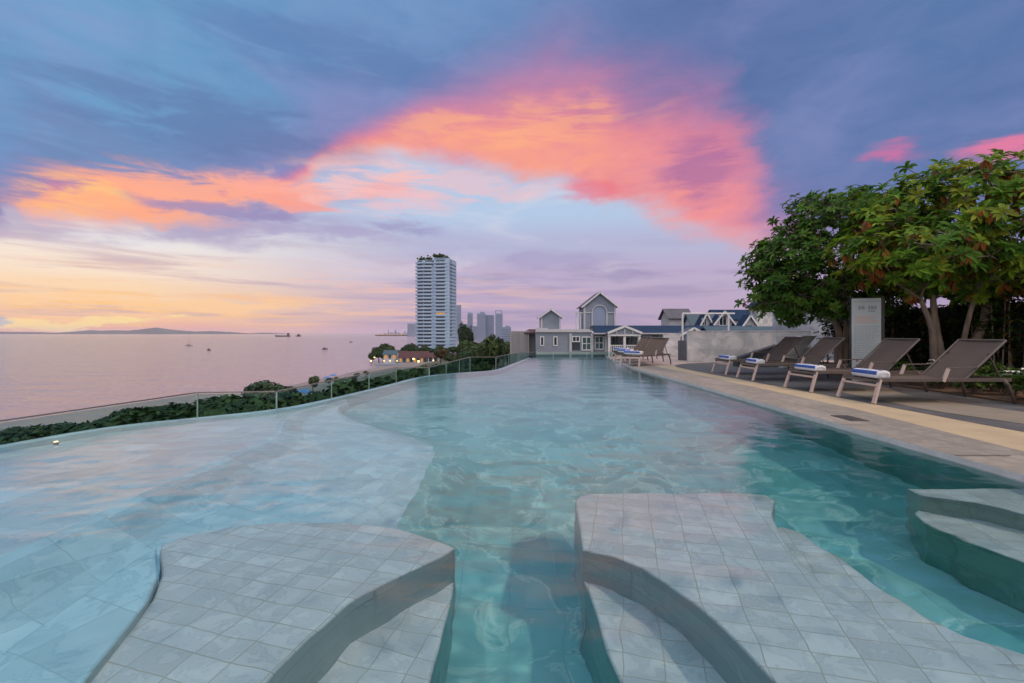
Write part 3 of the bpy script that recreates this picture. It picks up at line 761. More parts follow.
near_tree('multi trunked tree with big yellow green leaves and orange dead ones', (8.7, 9.1, 0.05), (9.3, 8.9, 3.12), None,
          [(-.12, .0, -.75, -.25, 1.65, .062), (.0, .05, -.15, .15, 2.1, .07), (.1, -.05, .3, -.35, 2.0, .05), (.42, -.1, .62, -.1, 2.0, .085), (.5, -.05, 1.25, .2, 2.0, .05)],
          250, 5, .215, .074, palR, 11,
          [((0, 0, 0), (2.0, 1.7, 1.35)), ((-1.45, -.1, -.55), (1.2, 1.1, .72)), ((1.3, -.4, -.1), (1.5, 1.4, 1.2)), ((-.9, .5, .35), (1.2, 1.2, .75)), ((.4, -.8, -.75), (1.5, .9, .6)), ((.6, .5, -1.0), (1.7, .9, .5))], dead=.2)
near_tree('dense dark green tree leaning over the tall marble wall', (8.15, 11.3, 0.05), (8.1, 11.4, 2.95), None,
          [(0, 0, -.25, -.05, 1.5, .09), (.12, .08, .3, .2, 1.8, .08)],
          310, 5, .175, .06, palL, 23,
          [((0.1, 0, .25), (1.75, 1.6, 1.42)), ((-1.15, -.1, -.35), (1.0, 1.0, .95)), ((-1.25, 0, -1.05), (.8, .7, .5)), ((-.5, -.2, -.7), (1.0, .8, .6)), ((.5, .2, .75), (1.3, 1.2, .95)), ((.9, -.3, -.6), (.9, .8, .8)), ((-.1, -.5, -1.05), (.7, .5, .65))], dead=.012)

# planting bed and plants
b = MB(); b.prism(catmull([(7.25, 8.9), (7.2, 7.4), (7.15, 6.4), (7.35, 5.0), (7.6, 2.0)], 4)+[(9.85, 2.0), (9.85, 13), (7.9, 13), (7.6, 10.4)], 0.03, 0.075)
struct(b.build('planting_bed', M['soil'], tri=True), 'reddish mulch bed along the wall')
def plant_proto(label, flowers, seed):
    rr = random.Random(seed)
    t = thing('shrub', label, 'shrub', (0, 0, 0.07), 0, 'low shrubs in the planting bed')
    lb, st = MB(), MB()
    for k in range(26):
        a = rr.uniform(0, 6.28); r_ = rr.uniform(.02, .20); h = rr.uniform(.12, .34)
        top = Vector((math.cos(a)*r_, math.sin(a)*r_, h)); st.tube([(top.x*.3, top.y*.3, -.02), top], [.006, .003], 5)
        for j in range(7):
            an = rr.uniform(0, 6.28); c = rr.choice([(0.05, .12, .02), (.09, .17, .03), (.13, .19, .04), (.04, .09, .02)])
            leaf(lb, top*rr.uniform(.6, 1), Vector((math.cos(an), math.sin(an), rr.uniform(-.2, .9))), Vector((0, 0, 1)), rr.uniform(.09, .15), .045, c, .3)
    st.build('stem', M['bark'], t); lb.build('foliage', M['leaf'], t)
    if flowers:
        for q in range(3):
            fb = MB(); p = Vector((rr.uniform(-.15, .15), rr.uniform(-.15, .15), rr.uniform(.30, .40)))
            for j in range(6):
                an = j*1.047+q; leaf(fb, p, Vector((math.cos(an), math.sin(an), .35)), Vector((0, 0, 1)), .075, .05, (.7, .7, .66), .3)
            fb.build('flower', M['petal'], t)
    return t
shA = plant_proto('low green shrub in the mulch bed without flowers', False, 5)
shB = plant_proto('low shrub with white blossoms in the mulch bed behind the nearest lounger', True, 6)
pl = [(7.62, 6.65, 1), (7.42, 7.3, 0), (7.75, 7.1, 1), (7.55, 8.0, 0), (7.5, 8.6, 0), (8.0, 6.4, 0), (8.1, 7.6, 0), (7.95, 8.4, 1), (7.6, 5.9, 0), (8.3, 5.8, 0), (7.85, 9.3, 0), (8.4, 8.2, 0),
      (8.0, 10.0, 0), (8.6, 6.9, 0), (8.7, 10.2, 0), (7.35, 6.3, 0), (9.2, 7.4, 0), (9.2, 6.2, 0)]
used = {0: False, 1: False}
for x, y, k in pl:
    src = (shA, shB)[k]
    o = src if not used[k] else copy_tree(src)
    used[k] = True
    o.location = (x, y, 0.075); o.rotation_euler[2] = random.uniform(0, 6.28)
    s = random.uniform(.85, 1.35); o.scale = (s, s, s*random.uniform(.9, 1.1))

# dark hedge mass between the trunks and the wall
def hedge(label, pts, h, seed, n=900):
    rr = random.Random(seed)
    t = thing('hedge', label, 'hedge', (pts[0][0], pts[0][1], .06))
    lb, st = MB(), MB()
    for k in range(n):
        f = rr.uniform(0, len(pts)-1.001); i = int(f); g = f-i
        x = pts[i][0]*(1-g)+pts[i+1][0]*g-pts[0][0]+rr.gauss(0, .22); y = pts[i][1]*(1-g)+pts[i+1][1]*g-pts[0][1]+rr.gauss(0, .22)
        hh = h*(.75+.35*mnoise.noise(Vector((x*1.3, y*1.3, seed))))
        z = rr.uniform(.1, 1)**.7*hh
        if k % 18 == 0: st.tube([(x, y, 0), (x+rr.uniform(-.1, .1), y, z)], [.018, .008], 5)
        for j in range(5):
            an = rr.uniform(0, 6.28); c = rr.choice([(0.02, .055, .012), (.03, .07, .015), (.045, .085, .02), (.1, .07, .02)])
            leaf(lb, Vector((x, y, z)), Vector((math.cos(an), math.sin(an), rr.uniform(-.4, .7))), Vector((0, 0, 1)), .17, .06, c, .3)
    st.build('stem', M['bark'], t); lb.build('foliage', M['leaf'], t)
hedge('tall dark hedge between the tree trunks and the charcoal wall', [(9.0, 12.9), (9.5, 11.6), (9.55, 10.0), (9.4, 8.4)], 2.3, 8, 1300)

# ================================================================== NEIGHBOURING BUILDINGS
def gable(b, x0, x1, y0, y1, ze, zr, over=0.3, th=0.14, axis='y', m=0):
    """gabled roof; axis = direction of the ridge"""
    if axis == 'y':
        xm = (x0+x1)/2; k = (zr-ze)/((x1-x0)/2)
        for sgn, xe in ((-1, x0-over), (1, x1+over)):
            zl = ze-over*k
            A = [(xe, y0-over, zl), (xm, y0-over, zr), (xm, y1+over, zr), (xe, y1+over, zl)]
            B_ = [(x, y, z-th) for x, y, z in A]
            b.poly(A, m); b.poly(B_[::-1], m)
            for i in range(4): b.poly([A[i], B_[i], B_[(i+1) % 4], A[(i+1) % 4]], m)
    else:
        ym = (y0+y1)/2; k = (zr-ze)/((y1-y0)/2)
        for sgn, ye in ((-1, y0-over), (1, y1+over)):
            zl = ze-over*k
            A = [(x0-over, ye, zl), (x0-over, ym, zr), (x1+over, ym, zr), (x1+over, ye, zl)]
            B_ = [(x, y, z-th) for x, y, z in A]
            b.poly(A, m); b.poly(B_[::-1], m)
            for i in range(4): b.poly([A[i], B_[i], B_[(i+1) % 4], A[(i+1) % 4]], m)
def gable_wall(b, x0, x1, y0, y1, z0, ze, zr, m=0, axis='y'):
    """pentagonal house body"""
    if axis == 'y':
        xm = (x0+x1)/2; Fp = [(x0, y0, z0), (x1, y0, z0), (x1, y0, ze), (xm, y0, zr), (x0, y0, ze)]; Bp = [(x, y1, z) for x, y, z in Fp]
    else:
        ym = (y0+y1)/2; Fp = [(x0, y0, z0), (x0, y1, z0), (x0, y1, ze), (x0, ym, zr), (x0, y0, ze)]; Bp = [(x1, y, z) for x, y, z in Fp]
    b.poly(Fp, m); b.poly(Bp[::-1], m)
    for i in range(5): b.poly([Fp[i], Bp[i], Bp[(i+1) % 5], Fp[(i+1) % 5]], m)

D = 48.0; S = D/F
def X(px, d=D): return (px-CX)/F*d
def Z(py, d=D): return CZ-(py-HY)/F*d
def window(parent, px0, px1, py0, py1, y, d=D, pane=None, cols=2, rows=2, frame=.10):
    x0, x1, z0, z1 = X(px0, d), X(px1, d), Z(py1, d), Z(py0, d)
    b = MB(); b.span((x0-.1, y-.06, z0-.1), (x1+.1, y+.02, z0)); b.span((x0-.1, y-.06, z1), (x1+.1, y+.02, z1+.1))
    b.span((x0-.1, y-.055, z0), (x0, y+.02, z1)); b.span((x1, y-.055, z0), (x1+.1, y+.02, z1))
    for k in range(1, cols): xm = x0+(x1-x0)*k/cols; b.span((xm-.035, y-.045, z0), (xm+.035, y-.005, z1))
    for k in range(1, rows): zm = z0+(z1-z0)*k/rows; b.span((x0, y-.042, zm-.035), (x1, y-.006, zm+.035))
    w = b.build('window', M['white_paint'], parent)
    b = MB(); b.span((x0, y-.03, z0), (x1, y+.01, z1)); b.build('pane', pane or M['dark_glass'], w)

t = thing('hotel_wing', 'long grey hotel wing with blue roof and pillared porch beyond the pool', 'building', (0, 0, 0))
b = MB(); b.span((X(536), D, -21), (X(592), D+9, Z(331.5))); b.span((X(592)+.002, D+.3, -21), (X(752), D+9, Z(333)))
b.build('wall', M['render_grey'], t)
b = MB(); b.span((X(535.5), D-.15, Z(332.2)), (X(592), D+.2, Z(330.2))); b.span((X(536.5), D+1.2, Z(331.5)), (X(549), D+1.6, Z(327.8))); b.span((X(549), D+1.25, Z(331.4)), (X(592), D+1.5, Z(329)))
b.build('parapet', M['render_pale'], t)
b = MB()
A = [(X(593), D-.5, Z(333.0)), (X(752), D-.5, Z(333.0)), (X(752, D+4), D+4, Z(325.5, D+4)), (X(593, D+4), D+4, Z(325.5, D+4))]
Bq = [(x, y, z-.15) for x, y, z in A]; b.poly(A); b.poly(Bq[::-1])
for i in range(4): b.poly([A[i], Bq[i], Bq[(i+1) % 4], A[(i+1) % 4]])
Cq = [(X(752, D+4), D+4, Z(325.5, D+4)), (X(593, D+4), D+4, Z(325.5, D+4)), (X(593), D+9, Z(331)), (X(752), D+9, Z(331))]; b.poly(Cq)
b.build('roof', M['blue_roof'], t)
b = MB(); b.span((X(593), D-.62, Z(334.2)), (X(752), D-.5, Z(332.9))); b.build('gutter', M['render_pale'], t)
for w in ((541, 543.2, 337.3, 345), (554.2, 556.6, 337.3, 345)): window(t, *w, D, cols=1, rows=1)
window(t, 573, 579, 337, 341, D, cols=2, rows=1); window(t, 582.6, 590.3, 337.5, 349.5, D, pane=M['teal_glass'])
for w in ((596, 603.3, 337, 348.8), (644.5, 651.5, 336.5, 344.5), (660.5, 666, 336.5, 342)): window(t, *w, D+.3, pane=M['teal_glass'])
b = MB(); b.span((X(572.2), D-.05, Z(350)), (X(580), D-.02, Z(342.5))); b.build('door', M['dark_glass'], t)
b = MB()
for px in (570.5, 592, 606): b.span((X(px)-.12, D-.12, -4), (X(px)+.12, D-.001 if px < 592 else D+.29, Z(333.6)))
b.span((X(536.1), D-.08, Z(354.5)), (X(640), D-.001, Z(352.2)))
b.build('pilaster', M['render_pale'], t)
# porch
p0, p1 = X(608.5), X(640.5)
b = MB(); y0 = D-2.2
for px in (609.3, 624.7, 639.6): b.span((X(px, y0)-.11, y0, -4), (X(px, y0)+.11, y0+.2, Z(335.8, y0)))
b.build('column', M['white_paint'], t)
b = MB(); b.span((X(608, y0), y0-.05, Z(336, y0)), (X(641, y0), y0+.25, Z(334.4, y0)))
for k in range(16):
    xx = X(609.5, y0)+(X(639.5, y0)-X(609.5, y0))*k/15; b.span((xx-.03, y0+.05, Z(352.5, y0)), (xx+.03, y0+.12, Z(345.8, y0)))
b.span((X(609, y0), y0+.03, Z(345.9, y0)), (X(640, y0), y0+.14, Z(345, y0))); b.build('porch_rail', M['white_paint'], t)
b = MB()
Fp = [(X(607.5, y0), y0, Z(334.2, y0)), (X(642, y0), y0, Z(334.2, y0)), (X(624.7, y0), y0, Z(327.3, y0))]; Bp = [(x, D+2.5, z) for x, y, z in Fp]
b.poly(Fp)
b.build('pediment', M['render_grey'], t)
b = MB()
for s0, s1 in ((0, 2), (2, 1)):
    b.bar(Vector(Fp[s0])+Vector((0, -.08, .1)), Vector(Fp[s1])+Vector((0, -.08, .1)), .14, .22, up=(0, 0, 1))
for k in (-.5, 0, .5): b.bar((X(624.7, y0)+k*1.6, y0-.03, Z(334, y0)), (X(624.7, y0)+k*1.6, y0-.03, Z(331 if k else 328.6, y0)), .07, .04, up=(0, 1, 0))
b.build('truss', M['white_paint'], t)
b = MB(); b.poly([Fp[0], Fp[2], Bp[2], Bp[0]]); b.poly([Fp[2], Fp[1], Bp[1], Bp[2]])
b.build('porch_roof', M['blue_roof'], t)
for w in ((611.5, 617, 337, 345), (618, 623.5, 337, 345), (626.5, 632, 337, 345), (633, 638.2, 337, 345)): window(t, *w, D+.3, cols=1, rows=1)

# small bell-tower-like roof turret
def turret(name, label, pxl, pxs, pxr, ye, ya, yb, d, arch=False):
    t = thing(name, label, 'roof tower', (0, 0, 0))
    x0, x1 = X(pxl, d), X(pxr, d); w = x1-x0; y0, y1 = d, d+w*.95
    xs0 = x0 if not pxs else x0
    b = MB(); gable_wall(b, x0, x1, y0, y1, Z(yb, d), Z(ye, d), Z(ya, d)-.12); b.build('wall', M['render_grey'], t)
    b = MB(); gable(b, x0, x1, y0, y1, Z(ye, d)-.02+.1, Z(ya, d), .32, .12); b.build('roof', M['grey_roof'], t)
    b = MB(); over = .34; xm = (x0+x1)/2; k = (Z(ya, d)-Z(ye, d))/(w/2)
    for sg in (-1, 1):
        b.bar((xm, y0-over, Z(ya, d)-.10), (xm+sg*(w/2+over), y0-over, Z(ye, d)-over*k-.02), .05, .16)
    b.build('barge_board', M['white_paint'], t)
    b = MB()
    for xx in (x0+.07, x1-.07): b.span((xx-.09, y0-.06, Z(yb, d)), (xx+.09, y0-.002, Z(ye, d)+.02))
    for yy in (y0+.08, y1-.1): b.span((x0-.06, yy-.1, Z(yb, d)), (x0-.002, yy+.1, Z(ye, d)))
    if arch:
        xa, xb = x0+w*.28, x0+w*.70; za = Z(312.5, d); r = (xb-xa)/2; xm = (xa+xb)/2
        prev = None
        for q in range(13):
            an = math.pi*q/12; pt = (xm-math.cos(an)*(r+.08), y0-.05, za+math.sin(an)*(r+.08))
            if prev: b.bar(prev, pt, .1, .16, up=(0, 1, 0))
            prev = pt
        for xx in (xa-.08, xb+.08): b.span((xx-.08, y0-.1, Z(yb, d)), (xx+.08, y0-.003, za))
        b.span((x0, y0-.07, Z(312, d)), (xa-.16, y0-.003, Z(313, d))); b.span((xb+.16, y0-.07, Z(312, d)), (x1, y0-.003, Z(313, d)))
    b.build('trim', M['render_pale'], t)
    if arch:
        b = MB(); pts = [(xa, Z(326, d)), (xb, Z(326, d)), (xb, za)]+[(xm+math.cos(math.pi*q/12)*r, za+math.sin(math.pi*q/12)*r) for q in range(1, 12)]+[(xa, za)]
        b.poly([(x, y0-.012, z) for x, z in pts]); b.build('arch_recess', M['tower_grey'], t)
        b = MB()
        b.span((x0-.9, y0+.3, Z(331, d)), (x0-.75, y0+.45, Z(313, d))); b.span((x0-.45, y0+.2, Z(331, d)), (x0-.3, y0+.35, Z(313, d))); b.span((x0-.95, y0+.15, Z(313.2, d)), (x0-.062, y0+.5, Z(312.2, d)))
        b.build('side_column', M['white_paint'], t)
    return t
turret('roof_turret', 'smaller grey gabled roof tower at the left end of the hotel wing', 541, 0, 560.5, 315.8, 308.5, 331, D+3)
turret('roof_turret', 'bigger gabled roof tower with an arched recess', 584, 0, 615.5, 305.0, 291.8, 331, D+5, True)

# ribbed grey block at the left
t = thing('grey_block', 'ribbed grey concrete block left of the hotel wing', 'building', (0, 0, 0))
b = MB(); b.span((X(510, 50), 50, -21), (X(529, 50), 56, Z(331, 50))); b.span((X(529, 50)+.002, 51, -21), (X(535.6, 50), 56, Z(333.5, 50))); b.build('wall', M['concrete_grey'], t)
b = MB()
for k in range(8):
    xx = X(510.6+k*2.5, 50); b.span((xx, 49.86, -21), (xx+.1, 49.998, Z(331.2, 50)))
b.build('rib', M['concrete_grey'], t)
b = MB(); b.bar((X(528, 50), 49.7, Z(333, 50)), (X(534, 50), 51.2, Z(329.5, 50)), 1.2, .1); b.build('canopy', M['red_roof'], t)

# houses behind the low marble wall
def house(label, pxl, pxr, ye, ya, yb, d, roofm, depth=6, axis='y', wallm=None, wins=()):
    t = thing('gabled_house', label, 'house', (0, 0, 0))
    pxl = CX+(pxl-CX)*(d+depth)/d
    x0, x1 = X(pxl, d), X(pxr, d)
    b = MB(); gable_wall(b, x0, x1, d, d+depth, Z(yb, d), Z(ye, d), Z(ya, d)-.12, axis=axis); b.build('wall', wallm or M['render_pale'], t)
    b = MB(); gable(b, x0, x1, d, d+depth, Z(ye, d), Z(ya, d), .35, .15, axis=axis); b.build('roof', roofm, t)
    if axis == 'y':
        b = MB(); xm = (x0+x1)/2; w = x1-x0; k = (Z(ya, d)-Z(ye, d))/(w/2)
        for sg in (-1, 1): b.bar((xm, d-.37, Z(ya, d)-.1), (xm+sg*(w/2+.35), d-.37, Z(ye, d)-.35*k-.1), .05, .2)
        b.build('barge_board', M['white_paint'], t)
    for w in wins: window(t, *w, d, d=d, cols=2, rows=1)
    return t
house('small grey roofed house beyond the blue hotel roof', 661, 691, 316.5, 308, 332, 66, M['grey_roof'], 3.5, 'x')
house('long dark blue roofed house behind the white gables', 706, 800, 318, 309, 332, 70, M['blue_roof'], 4, 'x')
house('blue green roofed house left of the white gables', 684, 716, 323.5, 313.5, 334, 60, M['teal_roof'], 3, 'x')
house('left one of the two white gabled dormer houses', 696, 712, 324, 312.5, 334, 57, M['blue_roof'], 1.2, 'y', wins=((702.5, 706, 319, 325),))
house('right one of the two white gabled dormer houses', 711, 732, 321, 310.5, 334, 56, M['blue_roof'], 1.2, 'y', wins=((719.5, 726, 316, 325),))
house('low grey gable just above the planter box', 678, 704, 333, 327.2, 345, 44, M['teal_roof'], 1.0, 'y', wallm=M['render_grey'])
house('low blue green roof directly behind the low marble wall', 700, 790, 333, 326, 345, 42, M['teal_roof'], 3, 'x', wallm=M['render_grey'])
house('white gable seen against the tall pavilion', 736, 758, 327, 314.5, 340, 52, M['blue_roof'], 1.0, 'y')
d = 58.0
t = thing('pavilion', 'tall pale pavilion with dark blue hipped roof half hidden by the tree', 'building', (0, 0, 0))
b = MB(); x0, x1 = X(757, d), X(835, d); b.span((x0, d, -3), (x1, d+1.6, Z(307.5, d))); b.build('wall', M['wall_marble'], t)
b = MB(); ov = .5; ze, zr = Z(307.6, d)+.02, Z(287, d)
q = [(x0-ov, d-ov, ze), (x1+ov, d-ov, ze), (x1+ov, d+2.1, ze), (x0-ov, d+2.1, ze)]; r1, r2 = (X(772, d), d+.9, zr), (X(822, d), d+.9, zr)
b.poly([q[0], q[1], r2, r1]); b.poly([q[2], q[3], r1, r2]); b.poly([q[3], q[0], r1]); b.poly([q[1], q[2], r2]); b.poly(q[::-1]); b.build('roof', M['blue_roof'], t)
b = MB(); pts = [(X(806, d)-1.0*math.cos(math.pi*k/10), Z(311, d)+.75*math.sin(math.pi*k/10)) for k in range(11)]; b.poly([(x, d-.02, z) for x, z in pts][::-1]); b.build('window', M['dark_glass'], t)

# white pipe frame
t = thing('pipe_frame', 'white pipe frame with two posts above the low marble wall', 'pipe frame', (0, 0, 0))
b = MB(); d = 19.0
b.tube([(X(682.5, d), d, Z(313.5, d)), (X(752, d), d+1.5, Z(313.5, d+1.5))], .035, 8); b.build('crossbar', M['white_paint'], t)
for px, dd in ((682.5, d), (728.5, d+1)):
    b = MB(); b.tube([(X(px, dd), dd, 0.038), (X(px, dd), dd, Z(313.5, dd))], .04, 8); b.build('post', M['white_paint'], t)

# ================================================================== LAND, SEA, ISLANDS
SEA = -20.0
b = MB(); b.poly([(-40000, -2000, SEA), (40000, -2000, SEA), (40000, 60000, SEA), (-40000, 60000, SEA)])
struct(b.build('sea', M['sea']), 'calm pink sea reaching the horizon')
SHORE = [(-200, -96), (60, -92), (100, -91), (152, -91), (192, -89), (246, -86), (309, -82), (345, -86), (383, -92), (430, -80), (520, -60), (700, -30), (1000, 60), (1600, 260), (2600, 700)]
def land_h(x, y):
    s = x-interp(SHORE, y)+5+mnoise.noise(Vector((y*.03, 0, 0)))*1.5
    z = SEA-1.0+min(max(s, -6), 10)*.16
    if s > 10: z = SEA+.6+min((s-10)/30, 1)*1.8
    hill = max(0, min(1, (x+40)/40))*max(0, min(1, (y-30)/120))*8
    return z+hill*(1 if s > 20 else 0)+mnoise.noise(Vector((x*.05, y*.05, 3)))*.4
b = MB()
ygr = [-200, -100, -40, 0, 20, 40, 60]+[70+10*k for k in range(50)]+[600, 700, 800, 1000, 1300, 1600, 2000, 2600]
xo = [-8, -4, -1, 1, 3, 6, 9, 12, 16, 22, 30, 40, 52, 66, 82, 100, 130, 180, 260, 400, 700, 1200]
rows = []
for y in ygr:
    rows.append([(interp(SHORE, y)+k, y, land_h(interp(SHORE, y)+k, y)) for k in xo])
for r0, r1 in zip(rows, rows[1:]):
    for i in range(len(xo)-1):
        b.poly([r0[i], r0[i+1], r1[i+1], r1[i]], 0 if xo[i] < 26 else 1)
struct(b.build('beach_terrain', [M['sand'], M['land']], smooth=True), 'beach and low wooded ground below the hotel')
def ridge(name, label, prof, d, depth=600):
    """low island ridge from (px, height px) pairs at distance d"""
    b = MB()
    pts = []
    for (a, ha), (c, hc) in zip(prof, prof[1:]):
        n = max(2, int((c-a)/2.5))
        for k in range(n):
            f = k/n; px = a+(c-a)*f; h = ha+(hc-ha)*f
            pts.append((px, max(.05, h+.35*mnoise.noise(Vector((px*.25, 0, d*.01))))))
    pts.append(prof[-1])
    for (a, ha), (c, hc) in zip(pts, pts[1:]):
        za, zc = SEA+ha/F*d, SEA+hc/F*d
        b.poly([(X(a, d), d-depth, SEA-1), (X(c, d), d-depth, SEA-1), (X(c, d), d, zc), (X(a, d), d, za)])
        b.poly([(X(a, d), d, za), (X(c, d), d, zc), (X(c, d), d+depth, SEA-1), (X(a, d), d+depth, SEA-1)])
    return struct(b.build(name, M['island'], smooth=True), label)
DI = 9000
ridge('island_hills', 'long low island on the horizon with a central peak', [(-60, 1.0), (-10, 1.8), (0, 2.4), (40, 2.0), (55, 1.2), (75, 2.6), (92, 4.0), (100, 3.2), (112, 3.8), (128, 3.4), (140, 4.6), (156, 6.6), (166, 5.2), (178, 3.8), (195, 2.6), (212, 3.0), (232, 2.0), (250, .3)], DI)
ridge('distant_island_hills', 'small faint island right of the long one', [(254, .2), (262, 1.4), (272, 1.0), (285, .3)], DI+1500)

# headland with lights
t = thing('headland', 'far headland with a row of orange lights left of the white tower', 'headland', (0, 0, SEA))
d = 3500
b = MB(); b.prism([(X(376, d), d-20), (X(384, d), d-60), (X(440, d), d-60), (X(460, d), d+500), (X(378, d), d+200)], -1, 9); b.build('land', M['island'], t, tri=True)
b = MB(); rr = random.Random(9)
for k in range(26):
    px = 379+k*1.45+rr.uniform(-.4, .4); s = rr.uniform(2.0, 4.2); b.box((X(px, d), d-66, 9+s*.5), (s*1.7, s, s))
o = b.build('shore_lamps', M['lamp_shore'], t); o['kind'] = 'stuff'
b = MB()
for k in range(22):
    px = 383+k*1.4+rr.uniform(-.5, .5); h = rr.choice([10, 16, 20, 26, 34]); w = rr.uniform(5, 11); b.box((X(px, d), d+rr.uniform(0, 90), 9+h/2), (w, w, h))
o = b.build('town_blocks', M['tower_grey'], t); o['kind'] = 'stuff'

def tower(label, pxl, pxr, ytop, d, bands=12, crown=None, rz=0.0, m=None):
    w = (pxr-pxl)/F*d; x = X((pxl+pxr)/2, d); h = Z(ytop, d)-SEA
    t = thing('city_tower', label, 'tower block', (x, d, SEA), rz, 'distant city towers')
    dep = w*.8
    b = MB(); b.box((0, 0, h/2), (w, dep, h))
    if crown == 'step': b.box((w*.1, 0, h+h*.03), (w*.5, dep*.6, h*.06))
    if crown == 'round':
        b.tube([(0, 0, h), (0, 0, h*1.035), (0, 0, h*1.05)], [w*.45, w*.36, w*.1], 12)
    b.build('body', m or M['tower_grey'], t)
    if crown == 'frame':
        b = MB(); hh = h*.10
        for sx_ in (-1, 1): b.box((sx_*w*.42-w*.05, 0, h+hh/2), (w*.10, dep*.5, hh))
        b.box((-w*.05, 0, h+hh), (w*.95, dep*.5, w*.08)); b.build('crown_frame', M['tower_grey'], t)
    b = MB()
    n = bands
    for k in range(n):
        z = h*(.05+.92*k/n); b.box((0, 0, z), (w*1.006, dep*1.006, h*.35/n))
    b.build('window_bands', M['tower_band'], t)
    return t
tower('slim tower just right of the white apartment tower', 456.5, 461, 305, 1400, 30)
tower('slim rounded city tower between two gaps of sky', 467.6, 472.6, 313.5, 1300, 26, 'round')
tower('broad paler city tower with a stepped top', 477.3, 485.6, 313.5, 1250, 26, 'step', m=M['tower_grey'])
tower('city tower adjoining the broad stepped one', 485.9, 494.2, 315, 1280, 26, None)
tower('city tower with an open frame crown', 495.4, 502.6, 313.5, 1150, 26, 'frame')
tower('low wide city block right of the framed tower', 502, 511, 327, 620, 9, 'step')
tower('short city block behind the rounded tower', 473, 478, 326, 1500, 10)
tower('grey block on the far headland beside the white tower', 408.2, 417, 323.5, 3400, 14)
tower('low pale block left of the rounded city tower', 461.5, 468, 324, 1450, 8)

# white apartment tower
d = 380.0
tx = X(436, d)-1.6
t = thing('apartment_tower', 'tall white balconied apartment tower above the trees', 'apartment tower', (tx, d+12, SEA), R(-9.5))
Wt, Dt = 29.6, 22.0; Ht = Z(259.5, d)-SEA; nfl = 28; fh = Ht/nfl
b = MB(); b.box((0, 0, Ht/2), (Wt-2.4, Dt-1.6, Ht))
b.box((Wt/2-2.0, 0, Ht/2+.6), (3.6, Dt-.7, Ht+1.2))
b.build('core', M['tower_white'], t)
def baypoly(x0, x1, y, curve, n=6):
    pts = []
    for k in range(n+1):
        f = k/n; pts.append((x0+(x1-x0)*f, y-curve*math.sin(math.pi*f)))
    return pts
for k in range(nfl):
    z = k*fh
    b = MB()
    for (x0, x1, cv) in ((-Wt/2, .2, 1.3), (1.6, Wt/2-1.6, .4)):
        fr = baypoly(x0, x1, -Dt/2, cv)
        b.prism(fr+[(x1, -Dt/2+1.2), (x0, -Dt/2+1.2)], z-.15, z+1.25)
    b.span((-Wt/2-.5, -Dt/2+1.25, z-.14), (-Wt/2+1.25, Dt/2-1.5, z+1.2))
    b.span((Wt/2-1.0, -Dt/2+2, z-.1), (Wt/2+.35, Dt/2-2, z+.9))
    b.build('balcony', M['tower_white'], t, tri=True)
    if k < 2: continue
    segs = ((-Wt/2+1.9, -8.4), (-7.4, -1.0), (3.2, 11.4)) if k < nfl-2 else ((-Wt/2+1.9, -9), (-6.4, 1.0), (3.2, 11.4))
    for x0, x1 in segs:
        b = MB(); b.span((x0, -Dt/2+.62, z+1.3), (x1, -Dt/2+.79, z+fh-.3)); b.build('window', M['lamp_window'] if (k, x0 > 2) in ((12, True),) else M['tower_window'], t)
    if k > 5:
        b = MB(); b.span((Wt/2-.1, -Dt/2+4.0, z+1.0), (Wt/2+.02, -Dt/2+7.4, z+fh-.5)); b.build('window', M['tower_window'], t)
b = MB(); b.box((Wt*.12, -1, Ht+1.6), (9, 7, 2.8)); b.box((-Wt*.3, 1, Ht+.7), (7, 6, 1.4)); b.build('roof_room', M['tower_white'], t)
b = MB(); rr = random.Random(4)
for k in range(240):
    cx_ = rr.choice([-11, -9, -4, 2, 4, 6, 8, 12]); p = Vector((cx_+rr.gauss(0, 1.0), -Dt/2+3+rr.gauss(0, 1.0), Ht+(3.0 if 1 < cx_ < 9 else .8)+abs(rr.gauss(0, .8))))
    v = Vector((rr.gauss(0, 1), rr.gauss(0, 1), rr.gauss(0, 1))).normalized()*.8; u = v.orthogonal().normalized()*.7
    b.poly([p-v-u, p+v-u, p+v+u, p-v+u], 0, (.03, .06, .02))
b.build('roof_garden', M['leaf_far'], t)

# ================================================================== TREES BELOW
def crown_mesh(b, centre, rad, n, size, rr, pal, lobes=6):
    C = Vector(centre); L_ = []
    for k in range(lobes):
        v = Vector((rr.gauss(0, 1), rr.gauss(0, 1), rr.gauss(.2, .7))).normalized()
        L_.append((C+Vector((v.x*rad[0], v.y*rad[1], v.z*rad[2]))*rr.uniform(.35, .62), rr.uniform(.42, .62), rr.choice(pal)))
    L_.append((C, .72, pal[0]))
    for k in range(n):
        lc, lr, col = rr.choice(L_)
        v = Vector((rr.gauss(0, 1), rr.gauss(0, 1), rr.gauss(0, 1))).normalized()
        q = lr*rr.uniform(.72, 1.08)
        p = lc+Vector((v.x*rad[0], v.y*rad[1], v.z*rad[2]))*q
        nrm = (v+Vector((rr.uniform(-.8, .8), rr.uniform(-.8, .8), rr.uniform(-.3, .9)))).normalized()
        u = nrm.orthogonal().normalized(); w = nrm.cross(u); an = rr.uniform(0, 6.28)
        u, w = u*math.cos(an)+w*math.sin(an), w*math.cos(an)-u*math.sin(an)
        s = size*rr.uniform(.6, 1.4); f = rr.uniform(.6, 1.35)
        c = tuple(x*f for x in col)
        b.poly([p-u*s, p-w*s*.45, p+u*s, p+w*s*.45], 0, c)
